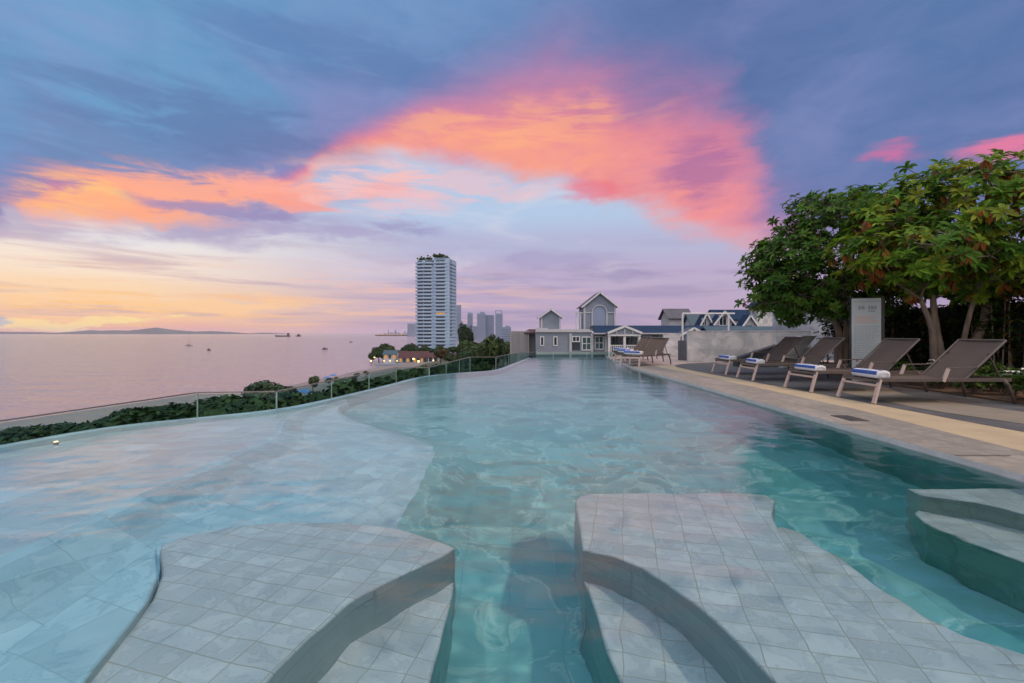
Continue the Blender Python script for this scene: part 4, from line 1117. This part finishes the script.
def far_tree(seed, pal, rad=(2.6, 2.6, 2.0), h=6.0, n=1500, size=.42, name='broadleaf_tree', lobes=7):
    rr = random.Random(seed)
    t = thing(name, 'tree', 'tree')
    tb = MB(); tb.tube([(0, 0, -.6), (.1, 0, h*.35), (0, .1, h*.62)], [.22, .17, .1], 7)
    for k in range(5):
        a = k*1.26; tb.tube([(0.06, .04, h*.4), (math.cos(a)*rad[0]*.55, math.sin(a)*rad[1]*.55, h*.7)], [.1, .04], 5)
    tb.build('trunk', M['bark_far'], t)
    cb = MB(); crown_mesh(cb, (0, 0, h-rad[2]*.95), rad, n, size, rr, pal, lobes); cb.build('crown', M['leaf_far'], t)
    return t
pg = [(.035, .065, .022), (.05, .085, .028), (.028, .052, .02), (.06, .09, .03)]
pr = [(.10, .045, .02), (.075, .05, .02), (.05, .05, .02)]
protos = [far_tree(31, pg), far_tree(32, pg, (3.0, 2.8, 2.3), 6.4), far_tree(33, pg, (2.2, 2.3, 2.6), 7.0), far_tree(34, [(.03, .06, .03), (.045, .075, .035)], (3.3, 3.1, 1.9), 5.6, 1600, .46)]
redp = far_tree(35, pr, (3, 3, 2), 6)
conep = far_tree(36, [(.022, .045, .022), (.03, .055, .025)], (1.8, 1.8, 4.6), 10, 1500, .4, 'conifer_tree')
firstuse = {id(p): True for p in protos+[redp, conep]}
def plant_tree(p, x, y, ztop, label, group, zbase=None, wide=1.0):
    o = p if firstuse[id(p)] else copy_tree(p)
    firstuse[id(p)] = False
    zb = land_h(x, y) if zbase is None else zbase
    hp = {id(conep): 10.0}.get(id(p), 6.3)
    s = max(.25, (ztop-zb)/hp)
    o.location = (x, y, zb); o.rotation_euler[2] = random.uniform(0, 6.28); o.scale = (s*wide, s*wide, s)
    tag(o, label, 'tree', group); return o
rt = random.Random(77)
# silhouette rows: (px, y of the crown top) read along the top of the wood, from left to right
sil = [(-120, 446), (-40, 437), (0, 429), (60, 421), (110, 412), (150, 403), (200, 394), (240, 391), (275, 391), (300, 398), (340, 396), (380, 385), (430, 368), (470, 358), (520, 350)]
G1 = 'trees below the glass railing at the left'
for row, (dd, drop) in enumerate(((66, 0), (52, 5), (40, 11), (30, 20))):
    px = -110
    while px < 300:
        ytop = interp(sil, px)+drop+rt.uniform(-3, 4); x = X(px, dd); zt = Z(ytop, dd)
        zb = min(land_h(x, dd), zt-3.0)
        plant_tree(rt.choice(protos), x, dd+rt.uniform(-3, 3), zt, 'one of the dense dark bushes seen through the glass railing at the left', G1, max(zb, zt-6.5), rt.uniform(1.0, 1.35))
        px += 3.6/dd*F*rt.uniform(.8, 1.15)
G2 = 'trees below the glass railing at the middle'
for dd, pa_, pb_, y0, y1 in ((60, 288, 440, 391, 367), (45, 300, 440, 399, 374), (80, 262, 440, 396, 372), (66, 290, 470, 400, 370), (110, 270, 450, 397, 368), (130, 345, 490, 385, 354), (160, 365, 505, 378, 350), (50, 330, 525, 401, 366)):
    px = pa_
    while px < pb_:
        f = (px-pa_)/(pb_-pa_); ytop = y0+(y1-y0)*f+rt.uniform(-2, 4); x = X(px, dd); zt = Z(ytop, dd); zb = land_h(x, dd)
        if zt-zb > 1.5: plant_tree(rt.choice(protos), x, dd+rt.uniform(-4, 4), zt, 'one of the dark trees seen through the glass railing in front of the beach houses', G2, max(zb, zt-9), rt.uniform(.9, 1.3))
        px += 5.5/dd*F*rt.uniform(.6, .9)
# distinct trees at the beach
plant_tree(protos[3], X(264, 100), 100, Z(379, 100), 'spreading green tree at the edge of the sand, above the glass railing', None, None, 1.15)
plant_tree(protos[0], X(283, 97), 97, Z(381.5, 97), 'smaller bushy tree joined to the spreading tree at the sand', None, None, 1.0)
plant_tree(protos[2], X(313, 150), 150, Z(376.5, 150), 'round dark bush standing alone on the sand', None, None, 1.0)
for px, dd, yt in ((329, 165, 377.5), (336, 168, 377), (342, 172, 378)): plant_tree(rt.choice(protos), X(px, dd), dd, Z(yt, dd), 'one of the low bushes in a row on the sand right of the round bush', 'low bushes on the sand', None, 1.0)
for px, dd, yt in ((357, 190, 373), (366, 200, 371), (352, 185, 376)): plant_tree(rt.choice(protos), X(px, dd), dd, Z(yt, dd), 'one of the bushes below the lit beach restaurant', 'bushes below the restaurant', None, 1.2)
G3 = 'trees around the white apartment tower'
for px, dd, yt in ((372, 330, 351), (379, 335, 345), (386, 340, 343.5), (391, 338, 346), (398, 345, 348.5), (405, 345, 346), (411, 345, 342.5), (417, 340, 346), (424, 340, 347), (431, 345, 347.5), (438, 340, 346), (446, 345, 347), (453, 345, 345), (383, 330, 349), (425, 350, 345), (440, 350, 344)):
    plant_tree(rt.choice(protos), X(px, dd), dd, Z(yt, dd), 'one of the dark trees in front of the foot of the white tower', G3, land_h(X(px, dd), dd), rt.uniform(.75, 1.0))
G4 = 'dark trees between the white tower and the grey block'
for k in range(46):
    px = rt.uniform(448, 512); dd = rt.uniform(130, 330)
    yt = interp([(448, 352), (460, 341), (475, 337), (490, 331), (500, 335), (512, 340)], px)+rt.uniform(0, 16)
    x = X(px, dd); zt = Z(yt, dd); zb = max(land_h(x, dd), zt-16)
    if zt-zb < 2: continue
    plant_tree(rt.choice(protos), x, dd, zt, 'one of the dark trees filling the gap between the white tower and the grey block', G4, zb, rt.uniform(.7, 1.0))
plant_tree(conep, X(463, 300), 300, Z(320.5, 300), 'tall narrow dark tree at the right foot of the white tower', None, None, .8)
o = plant_tree(conep, X(469, 310), 310, Z(325, 310), 'second narrow dark tree just right of the tallest one', None, None, .8)
plant_tree(redp, X(441, 250), 250, Z(347, 250), 'rusty red tree among the dark green ones', None, None, .9)

# ================================================================== BEACH HOUSES AND LAMPS
def beach_house(label, pxl, pxr, ytop, yr, ybase, d, wallm, roofm, lit=True):
    t = thing('beach_house', label, 'building', (0, 0, 0)); x0, x1 = X(pxl, d), X(pxr, d)
    b = MB(); gable_wall(b, x0, x1, d, d+9, Z(ybase, d)-3, Z(ytop, d), Z(yr, d), axis='x'); b.build('wall', wallm, t)
    b = MB(); gable(b, x0, x1, d, d+9, Z(ytop, d)+.05, Z(yr, d)+.1, .8, .25, axis='x'); b.build('roof', roofm, t)
    n = max(2, int((pxr-pxl)/3.5))
    for k in range(n):
        xa = x0+(x1-x0)*(k+.2)/n; xb = x0+(x1-x0)*(k+.8)/n
        b = MB(); b.span((xa, d-.08, Z(ybase, d)+.3), (xb, d-.01, Z(ytop, d)-.5)); b.build('window', M['lamp_window'] if (lit and k % 2 == 0) else M['dark_glass'], t)
    return t
beach_house('white upper storey beach house among the trees', 383.5, 396, 354, 350.5, 359, 312, M['render_pale'], M['teal_roof'])
beach_house('low red roofed beach hall with lit openings', 399, 427, 357, 351.5, 362.5, 306, M['render_grey'], M['red_roof'])
beach_house('small pale beach cottage right of the red roofed hall', 428, 438, 356.5, 353, 362, 300, M['render_pale'], M['red_roof'], False)
beach_house('small cottage with an orange roof near the railing', 452, 462, 358, 353.5, 364, 260, M['render_grey'], M['red_roof'], False)
b = MB(); b.span((X(378, 298), 290, SEA), (X(425, 298), 300, Z(363.5, 298)))
tag(b.build('terrace_wall', M['render_grey']), 'long low grey terrace under the lit restaurant', 'terrace')
def make_lamp():
    t = thing('street_lamp', 'lamp', 'lamp', (0, 0, 0))
    b = MB(); b.tube([(0, 0, 0), (0, 0, 3.2)], [.09, .06], 8); b.build('pole', M['black'], t)
    b = MB(); b.tube([(0, 0, 3.2), (0, 0, 3.35), (0, 0, 3.75), (0, 0, 3.95)], [.12, .42, .42, .15], 10); b.build('lamp_shade', M['lamp_yellow'], t)
    return t
lp = make_lamp(); first = True
for px, py, dd, sc, lb in ((371, 361, 290, 1.0, 'warm lamp at the left end of the beach restaurant'), (374.5, 357.5, 296, .9, 'upper warm lamp in the tree at the left of the restaurant'),
                           (413.5, 359, 296, 1.3, 'bright yellow lamp at the red roofed hall'), (418.5, 361.5, 292, 1.5, 'brightest yellow lamp right of the red roofed hall'),
                           (437.5, 356.5, 290, 1.2, 'lamp on the pale cottage wall'), (433.5, 360.5, 285, .8, 'dim lamp lower left of the cottage lamp'),
                           (384, 361, 294, .7, 'left lamp of the terrace row'), (390, 361, 294, .7, 'middle lamp of the terrace row'), (397, 361, 294, .7, 'right lamp of the terrace row'),
                           (258, 396, 96, .55, 'yellow garden lamp beside the spreading tree'),):
    o = lp if first else copy_tree(lp); first = False
    o.scale = (sc,)*3; o.location = (X(px, dd), dd, Z(py, dd)-3.5*sc); tag(o, lb, 'lamp', 'lit lamps on the beach')
def make_umbrella():
    t = thing('beach_umbrella', 'blue beach umbrella', 'umbrella')
    b = MB(); b.tube([(0, 0, 0), (0, 0, 2.5)], .04, 6); b.build('pole', M['white_paint'], t)
    b = MB(); n = 8; z0 = 2.05
    for k in range(n):
        a0, a1 = 2*math.pi*k/n, 2*math.pi*(k+1)/n
        b.poly([(0, 0, 2.6), (math.cos(a0)*1.5, math.sin(a0)*1.5, z0), (math.cos(a1)*1.5, math.sin(a1)*1.5, z0)])
        b.poly([(math.cos(a0)*1.5, math.sin(a0)*1.5, z0), (math.cos(a0)*1.5, math.sin(a0)*1.5, z0-.18), (math.cos(a1)*1.5, math.sin(a1)*1.5, z0-.18), (math.cos(a1)*1.5, math.sin(a1)*1.5, z0)])
    b.build('canopy', M['umbrella'], t); return t
um = make_umbrella(); first = True
for px, py in ((274, 399), (279, 400), (300, 394), (305, 393), (308, 396), (327, 377), (333, 374.5)):
    dd = F*(CZ-SEA-3.4)/(py-HY)
    o = um if first else copy_tree(um); first = False
    o.location = (X(px, dd), dd, land_h(X(px, dd), dd)); o['label'] = 'one of the blue beach umbrellas scattered on the sand'; o['group'] = 'blue beach umbrellas'

# ================================================================== BOATS
def hull(L_, Wd, H, bowlift=.3, n=10):
    b = MB(); secs = []
    for k in range(n+1):
        f = k/n; w = Wd/2*(1-max(0, (f-.6)/.4)**2)*(.8+.2*min(1, f/.15)); z = H*(1+bowlift*max(0, (f-.5)/.5)**2)
        secs.append([(L_*(f-.5), -w, z), (L_*(f-.5), -w*.75, -.3*H), (L_*(f-.5), w*.75, -.3*H), (L_*(f-.5), w, z)])
    for a, c in zip(secs, secs[1:]):
        for i in range(4): b.poly([a[i], c[i], c[(i+1) % 4], a[(i+1) % 4]])
    b.poly(secs[0]); return b
def seapt(px, py): dd = F*(CZ-SEA)/(py-HY); return (X(px, dd), dd, SEA)
t = thing('cargo_ship', 'long dark cargo ship near the horizon', 'ship', seapt(282.5, 336.6), R(180)); dd = F*(CZ-SEA)/3.6; L_ = 15*dd/F
hull(L_, 13, 6.5).build('hull', M['ship'], t)
b = MB(); b.box((-L_*.38, 0, 12), (L_*.12, 11, 12)); b.box((-L_*.38, 0, 20), (L_*.06, 6, 5)); b.build('bridge', M['ship'], t)
b = MB(); b.tube([(L_*.1, 0, 6), (L_*.1, 0, 15)], .5, 6); b.tube([(L_*.36, 0, 6), (L_*.36, 0, 14)], .4, 6); b.build('mast', M['ship'], t)
t = thing('tug_boat', 'smaller dark boat right behind the cargo ship', 'ship', seapt(298.5, 336.4), 0); L_ = 6*dd/F
hull(L_, 10, 5).build('hull', M['ship'], t); b = MB(); b.box((0, 0, 9), (L_*.4, 7, 8)); b.box((0, 0, 14), (L_*.15, 4, 4)); b.build('cabin', M['ship'], t)
t = thing('sailing_boat', 'moored sailing boat with a bare mast on the open sea', 'boat', seapt(189, 346), R(12))
hull(11, 3, 1.3).build('hull', M['ship_light'], t); b = MB(); b.box((-.6, 0, 1.7), (4, 1.8, 1)); b.build('cabin', M['ship'], t)
b = MB(); b.tube([(.5, 0, 1), (.5, 0, 12.5)], .16, 6); b.tube([(.5, 0, 2.6), (-4, 0, 2.8)], .12, 6); b.build('mast', M['ship'], t)
for px, py, L_, lb in ((209, 350.3, 4.5, 'tiny dark boat right of the sailing boat'), (325, 349.3, 7.5, 'small fishing boat with a cabin nearest the beach'), (351, 342.3, 7, 'faint small boat further out beyond the fishing boat')):
    t = thing('small_boat', lb, 'boat', seapt(px, py), R(5)); hull(L_, L_*.3, .9).build('hull', M['ship'], t)
    b = MB(); b.box((-.1*L_, 0, 1.5), (L_*.3, L_*.2, 1.4)); b.tube([(.1*L_, 0, .8), (.1*L_, 0, 3.2)], .1, 6); b.build('cabin', M['ship'], t)

# ================================================================== SKY
world = bpy.data.worlds.new('World'); scene.world = world; world.use_nodes = True
nt = world.node_tree; nt.nodes.clear(); N, L = nt.nodes, nt.links
class E:
    def __init__(s, sock): s.s = sock
    def _op(a, op, b=None, c=None):
        n = N.new('ShaderNodeMath'); n.operation = op
        for i, q in enumerate((a, b, c)):
            if q is None: continue
            if isinstance(q, E): L.new(q.s, n.inputs[i])
            else: n.inputs[i].default_value = q
        return E(n.outputs[0])
    def __add__(a, b): return E._op(a, 'ADD', b)
    __radd__ = __add__
    def __sub__(a, b): return E._op(a, 'SUBTRACT', b)
    def __rsub__(a, b): return E._op(b, 'SUBTRACT', a)
    def __mul__(a, b): return E._op(a, 'MULTIPLY', b)
    __rmul__ = __mul__
    def __truediv__(a, b): return E._op(a, 'DIVIDE', b)
def sstep(x, a, b_):                      # smooth 0..1 between a and b_ (b_ may be an E)
    n = N.new('ShaderNodeMapRange'); n.interpolation_type = 'SMOOTHSTEP'; n.clamp = True
    L.new(x.s, n.inputs[0])
    for i, q in ((1, a), (2, b_)):
        if isinstance(q, E): L.new(q.s, n.inputs[i])
        else: n.inputs[i].default_value = q
    return E(n.outputs[0])
def mixc(f, a, b_):
    n = N.new('ShaderNodeMix'); n.data_type = 'RGBA'; n.clamp_factor = True
    if isinstance(f, E): L.new(f.s, n.inputs[0])
    else: n.inputs[0].default_value = f
    for i, q in ((6, a), (7, b_)):
        if isinstance(q, E): L.new(q.s, n.inputs[i])
        else: n.inputs[i].default_value = q
    return E(n.outputs[2])
def gauss2(az, el, ca, ce, sa, se):
    u = (az-ca)/sa; v = (el-ce)/se
    return E._op(2.718, 'POWER', -1.0*(u*u+v*v))
def pxdir(px, py):
    u, v = (px-CX)/F, (HY-py)/F; a = math.atan(u)
    return math.degrees(a), math.degrees(math.atan(v*math.cos(a)))
tc = N.new('ShaderNodeTexCoord'); sep = N.new('ShaderNodeSeparateXYZ'); L.new(tc.outputs['Generated'], sep.inputs[0])
vx, vy, vz = E(sep.outputs[0]), E(sep.outputs[1]), E(sep.outputs[2])
DEG = 180/math.pi
az0 = E._op(vx, 'ARCTAN2', vy)*DEG
el0 = E._op(vz, 'ARCSINE')*DEG
def noise3(scale, detail=6, sx=1, sy=1, sz=1, off=0.0, rough=.55, dist=0.0, rot=(0, 0, 0)):
    mp = N.new('ShaderNodeMapping'); mp.inputs['Scale'].default_value = (sx, sy, sz); mp.inputs['Location'].default_value = (off, off*.7, off*.3); mp.inputs['Rotation'].default_value = rot
    L.new(tc.outputs['Generated'], mp.inputs[0])
    n = N.new('ShaderNodeTexNoise'); n.inputs['Scale'].default_value = scale; n.inputs['Detail'].default_value = detail; n.inputs['Roughness'].default_value = rough; n.inputs['Distortion'].default_value = dist
    L.new(mp.outputs[0], n.inputs['Vector']); return E(n.outputs[0])
w1 = (noise3(2.6, 5, 1, 1, 2.2, 1.3, .5)-.5)*2; w2 = (noise3(2.6, 5, 1, 1, 2.2, 5.1, .5)-.5)*2
w3 = (noise3(8, 6, 1, 1, 2.4, 9.7, .58)-.5)*2
w4 = (noise3(19, 8, 1, 1, 3.0, 3.9, .62, .4)-.5)*2
az = az0 + w2*4.0 + w3*3.0 + w4*.9
el = el0 + w1*1.8 + w3*2.0 + w4*.7
def curve(pts, lo, hi, src=None):
    """function of azimuth through (px, value) points"""
    n = N.new('ShaderNodeFloatCurve'); c = n.mapping.curves[0]
    P = [((pxdir(px, 200)[0]+65)/130, (v-lo)/(hi-lo)) for px, v in pts]
    P = [(0.0, P[0][1])]+P+[(1.0, P[-1][1])]
    while len(c.points) < len(P): c.points.new(.5, .5)
    for q, p in zip(c.points, P): q.location = p; q.handle_type = 'AUTO_CLAMPED'
    n.mapping.update()
    s_ = ((src or az)+65)/130
    cl = N.new('ShaderNodeClamp'); L.new(s_.s, cl.inputs[0]); L.new(cl.outputs[0], n.inputs['Value'])
    return E(n.outputs[0])*(hi-lo)+lo
def elcurve(pts, lo=0, hi=40): return curve([(px, pxdir(px, py)[1]) for px, py in pts], lo, hi)
def ramp(x, lo, hi, stops):
    n = N.new('ShaderNodeValToRGB'); e = n.color_ramp.elements; n.color_ramp.interpolation = 'EASE'
    S_ = [((q-lo)/(hi-lo), c) for q, c in stops]
    e[0].position, e[0].color = S_[0]; e[1].position, e[1].color = S_[-1]
    for p_, c in S_[1:-1]: k = e.new(p_); k.color = c
    t_ = (x-lo)/(hi-lo); L.new(t_.s, n.inputs[0]); return E(n.outputs[0])
# clear sky, warm in the west (left) and lavender to the right
elb = el0 + w1*.5
Lc = ramp(elb, -2, 36, [(-2, rgb(225, 160, 150)), (0.3, rgb(240, 172, 150)), (1.8, rgb(254, 202, 152)), (4, rgb(252, 214, 172)), (6.5, rgb(248, 228, 208)), (9, rgb(240, 233, 226)), (14, rgb(205, 216, 232)), (20, rgb(170, 200, 232)), (36, rgb(110, 160, 210))])
Rc = ramp(elb, -2, 36, [(-2, rgb(170, 150, 180)), (0.3, rgb(180, 158, 186)), (3, rgb(186, 164, 192)), (7, rgb(186, 170, 200)), (11, rgb(180, 182, 212)), (15, rgb(178, 200, 228)), (20, rgb(172, 200, 232)), (36, rgb(110, 160, 210))])
fLR = sstep(az0, -43.0, -6.0)
sky = mixc(fLR, Lc, Rc)
# thin streaks low in the sky
st = noise3(3.2, 6, 1, 1, 11, 3.3, .6, .3); st2 = noise3(4.5, 5, 1, 1, 16, 8.8, .55, .2)
low = (1-sstep(el0, 6.0, 13.0))
strk = sstep(st, .46, .66)*low
sky = mixc(strk*.75, sky, mixc(fLR, rgb(196, 164, 176), rgb(160, 146, 182)))
fine = sstep(noise3(9, 9, 1, 1, 2.6, 8.2, .66, .8), .25, .75)
hot = sstep(st2, .50, .66)*gauss2(az0, el0, -40.0, 2.6, 26.0, 2.6)
sky = mixc(hot*.9, sky, rgb(255, 196, 110))
pk = sstep(st2, .46, .62)*gauss2(az0, el0, -14.0, 4.5, 22.0, 3.0)
sky = mixc(pk*.6, sky, rgb(236, 190, 178))
# white wisps around the middle height
wis = sstep(noise3(3.0, 7, 1, 1, 4.5, 12.2, .6, .6), .47, .72)*sstep(el0, 5.0, 9.0)
sky = mixc(wis*.55, sky, rgb(228, 224, 232))
# upper cloud deck: lower boundary, softness, glow thickness, glow strength as functions of azimuth
Bd = elcurve([(-120, 232), (0, 232), (18, 214), (60, 224), (120, 228), (190, 216), (250, 204), (300, 186), (335, 160), (385, 157), (440, 165), (500, 171), (560, 182), (600, 196), (640, 208), (690, 222), (745, 240), (800, 262), (1024, 285)])
So = curve([(0, 1.4), (200, 1.4), (330, 1.7), (450, 2.0), (560, 1.8), (700, 2.4), (780, 4.5), (1024, 6)], 0, 10)
Th = curve([(-60, 2.5), (20, 3.2), (60, 5.0), (130, 5.0), (220, 3.2), (300, 2.6), (350, 3.4), (420, 9.0), (500, 14), (600, 18.0), (690, 18.0), (745, 15), (800, 9), (1024, 6)], 0, 20)
Ga = curve([(-80, .0), (12, .05), (40, .8), (60, 1), (240, 1), (310, .9), (400, 1), (700, 1), (738, .85), (775, .35), (830, .12), (1024, .08)], 0, 1)
dB = el-Bd
deck = sstep(dB, -1.0*So, So)
top = mixc(sstep(az0, -45.0, 30.0), rgb(100, 146, 194), rgb(90, 112, 164))
cl = mixc(sstep(dB, 1.0, 11.0), rgb(130, 128, 180), top)
cl = mixc(gauss2(az0, el0, -46.0, 30.0, 16.0, 13.0)*.75, cl, rgb(108, 168, 208))
cl = mixc(gauss2(az0, el0, -12.0, 38.0, 18.0, 8.0)*.5, cl, rgb(122, 166, 214))
cl = mixc(gauss2(az0, el0, 44.0, 28.0, 16.0, 12.0)*.6, cl, rgb(82, 122, 172))
bil = noise3(3.4, 6, 1, 1, 1.8, 4.4, .55, .4)
cl = mixc(sstep(bil, .48, .75)*.45, cl, rgb(138, 146, 196))
cl = mixc(sstep(bil, .52, .25)*.35, cl, rgb(84, 112, 162))
mod = sstep(noise3(4.5, 6, 1, 1, 2.0, 2.1, .58, .5), .30, .62)
g1 = (1-sstep(dB, Th*.30, Th*1.12))*Ga
g2 = (1-sstep(dB, Th*.15, Th*.85))*Ga*(mod*.45+.55)
g3 = (1-sstep(dB, Th*.08, Th*.62))*Ga*(mod*.7+.3)
cl = mixc(g1*.75, cl, rgb(204, 122, 166))
cl = mixc(g2*.95, cl, rgb(247, 138, 142))
cl = mixc(g3*(1-sstep(az0, 10.0, 24.0)*.65)*.95, cl, rgb(255, 164, 132))
cl = mixc(g3*gauss2(az, el, -40.0, 13.5, 9.0, 3.2)*.9, cl, rgb(255, 192, 120))
cl = mixc(.07, cl, mixc(fine, rgb(70, 80, 130), rgb(190, 180, 214)))
sky = mixc(deck, sky, cl)
# lavender underside and separate puffs
pn = noise3(7.5, 6, 1, 1, 2.4, 6.6, .6, .6)
ps = sstep(noise3(5.5, 8, 1, 1, 6.0, 1.9, .62, .9, (0, R(10), 0)), .28, .68)
def puff(px, py, wpx, hpx, col, amt, streak=0.5):
    global sky
    a, e_ = pxdir(px, py); sa = wpx/F*DEG*math.cos(math.radians(a))**2; se = hpx/F*DEG*math.cos(math.radians(a))
    sky = mixc(sstep(gauss2(az, el, a, e_, sa*1.25, se*1.25)*((1-streak)*pn+streak*ps)*2.1, .18, 1.05)*amt, sky, col)
U2 = elcurve([(-120, 246), (60, 243), (200, 250), (330, 246), (420, 240), (1024, 240)])
Ua = curve([(-60, .85), (220, .85), (300, .65), (370, .3), (430, 0), (1024, 0)], 0, 1)
und = sstep(el-U2, -.5, 1.2)*(1-deck)*Ua*sstep(noise3(4.0, 6, 1, 1, 5, 7.7, .6, .5), .28, .58)
sky = mixc(und*.9, sky, rgb(160, 146, 188))
puff(122, 194, 74, 22, rgb(255, 164, 132), 1.0, .7); puff(85, 196, 45, 18, rgb(255, 196, 126), .9, .8); puff(205, 190, 90, 12, rgb(255, 172, 140), .9, .7); puff(290, 188, 65, 12, rgb(255, 170, 150), .85, .6)
puff(150, 215, 90, 7, rgb(255, 170, 130), .7); puff(250, 214, 80, 7, rgb(150, 138, 184), .8); puff(340, 238, 60, 7, rgb(168, 158, 196), .65)
puff(300, 205, 45, 6, rgb(250, 158, 140), .75); puff(385, 190, 26, 9, rgb(252, 160, 150), .8); puff(410, 226, 36, 8, rgb(156, 150, 192), .75)
puff(355, 180, 60, 16, rgb(250, 196, 190), .75, .8); puff(400, 204, 45, 10, rgb(240, 190, 196), .6, .9); puff(470, 188, 60, 10, rgb(250, 190, 186), .5, .9)
puff(200, 120, 150, 26, rgb(92, 112, 160), .55, .6); puff(330, 60, 130, 20, rgb(88, 116, 170), .45, .5); puff(60, 140, 90, 20, rgb(106, 128, 172), .5, .7); puff(560, 120, 70, 16, rgb(255, 176, 130), .5, .8); puff(470, 130, 60, 14, rgb(255, 180, 128), .5, .8)
puff(590, 190, 28, 9, rgb(232, 112, 132), .7); puff(688, 172, 34, 22, rgb(168, 108, 158), .75); puff(636, 104, 22, 10, rgb(166, 122, 166), .5)
puff(600, 278, 60, 5, rgb(150, 138, 178), .5); puff(545, 262, 55, 7, rgb(160, 148, 190), .45)
puff(902, 152, 30, 13, rgb(206, 110, 158), .85); puff(1005, 150, 44, 12, rgb(232, 122, 158), .9)
puff(60, 318, 150, 4, rgb(255, 222, 150), .9, .9); puff(150, 303, 160, 5, rgb(255, 205, 150), .7, 1); puff(2, 316, 7, 10, rgb(160, 176, 204), .7)
back = sstep(-1.0*vy, .1, .65)*sstep(el0, -2.0, 8.0)  # unseen sky behind the camera, brightness added to light camera-facing sides
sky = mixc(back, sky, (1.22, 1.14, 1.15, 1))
zen = sstep(el0, 40.0, 62.0)  # unseen sky overhead, brightness added beyond dusk to light the ground
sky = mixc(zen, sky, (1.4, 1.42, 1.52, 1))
nish = N.new('ShaderNodeTexSky'); nish.sky_type = 'NISHITA'; nish.sun_disc = False; nish.sun_elevation = R(50); nish.sun_rotation = R(118)
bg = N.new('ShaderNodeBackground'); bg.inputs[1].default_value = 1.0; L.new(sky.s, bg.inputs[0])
bg2 = N.new('ShaderNodeBackground'); bg2.inputs[1].default_value = 0.004; L.new(nish.outputs[0], bg2.inputs[0])
ad = N.new('ShaderNodeAddShader'); L.new(bg.outputs[0], ad.inputs[0]); L.new(bg2.outputs[0], ad.inputs[1])
wo = N.new('ShaderNodeOutputWorld'); L.new(ad.outputs[0], wo.inputs[0])
world.cycles.sampling_method = 'MANUAL'; world.cycles.sample_map_resolution = 1024

# warm sun lamp, added high at right rear to ripple light into the pool
sd = bpy.data.lights.new('sun', 'SUN'); sd.energy = 1.5; sd.angle = R(2.5); sd.cycles.is_caustics_light = True; sd.color = (1.0, 0.66, 0.48)
so = bpy.data.objects.new('sun', sd); COL.objects.link(so)
sa_, se_ = R(118), R(50)
dirv = Vector((math.sin(sa_)*math.cos(se_), math.cos(sa_)*math.cos(se_), math.sin(se_)))
so.rotation_euler = (-dirv).to_track_quat('-Z', 'Y').to_euler(); so.location = dirv*60

# ================================================================== HAZE
HAZE = True
if HAZE:
    b = MB(); b.span((-14000, -300, SEA-3), (14000, 16000, 120))
    hz, hnt, hout = newmat('haze')
    v = hnt.nodes.new('ShaderNodeVolumePrincipled'); v.inputs['Color'].default_value = (0.80, 0.78, 0.90, 1); v.inputs['Density'].default_value = 0.000032; v.inputs['Anisotropy'].default_value = 0.0
    hnt.links.new(v.outputs[0], hout.inputs['Volume'])
    o = b.build('haze', hz); o['kind'] = 'stuff'; o['label'] = 'thin evening haze over the sea'

wobj.cycles.is_caustics_caster = True          # the sun's ripple light on the pool floor
for o in bpy.data.objects:
    if o.name.split('.')[0] in ('pool_ledge', 'pool_step', 'pool_basin', 'pool_shelf'): o.cycles.is_caustics_receiver = True
# ================================================================== CAMERA
cd = bpy.data.cameras.new('camera'); cd.sensor_width = 36; cd.lens = F/1024*36; cd.shift_y = -8.5/1024; cd.clip_start = .05; cd.clip_end = 120000
co = bpy.data.objects.new('camera', cd); COL.objects.link(co); co.location = (0, 0, CZ); co.rotation_euler = (R(90), 0, 0)
scene.camera = co
scene.render.resolution_x, scene.render.resolution_y = 1024, 683
vs = scene.view_settings; vs.view_transform = 'Standard'; vs.look = 'None'; vs.exposure = 0; vs.gamma = 1; vs.use_curve_mapping = False
cy = scene.cycles
cy.use_denoising = True; cy.max_bounces = 10; cy.diffuse_bounces = 5; cy.glossy_bounces = 4; cy.transmission_bounces = 8; cy.transparent_max_bounces = 12; cy.volume_bounces = 1
cy.sample_clamp_indirect = 4.0; cy.caustics_refractive = True; cy.caustics_reflective = True; cy.blur_glossy = 0.0
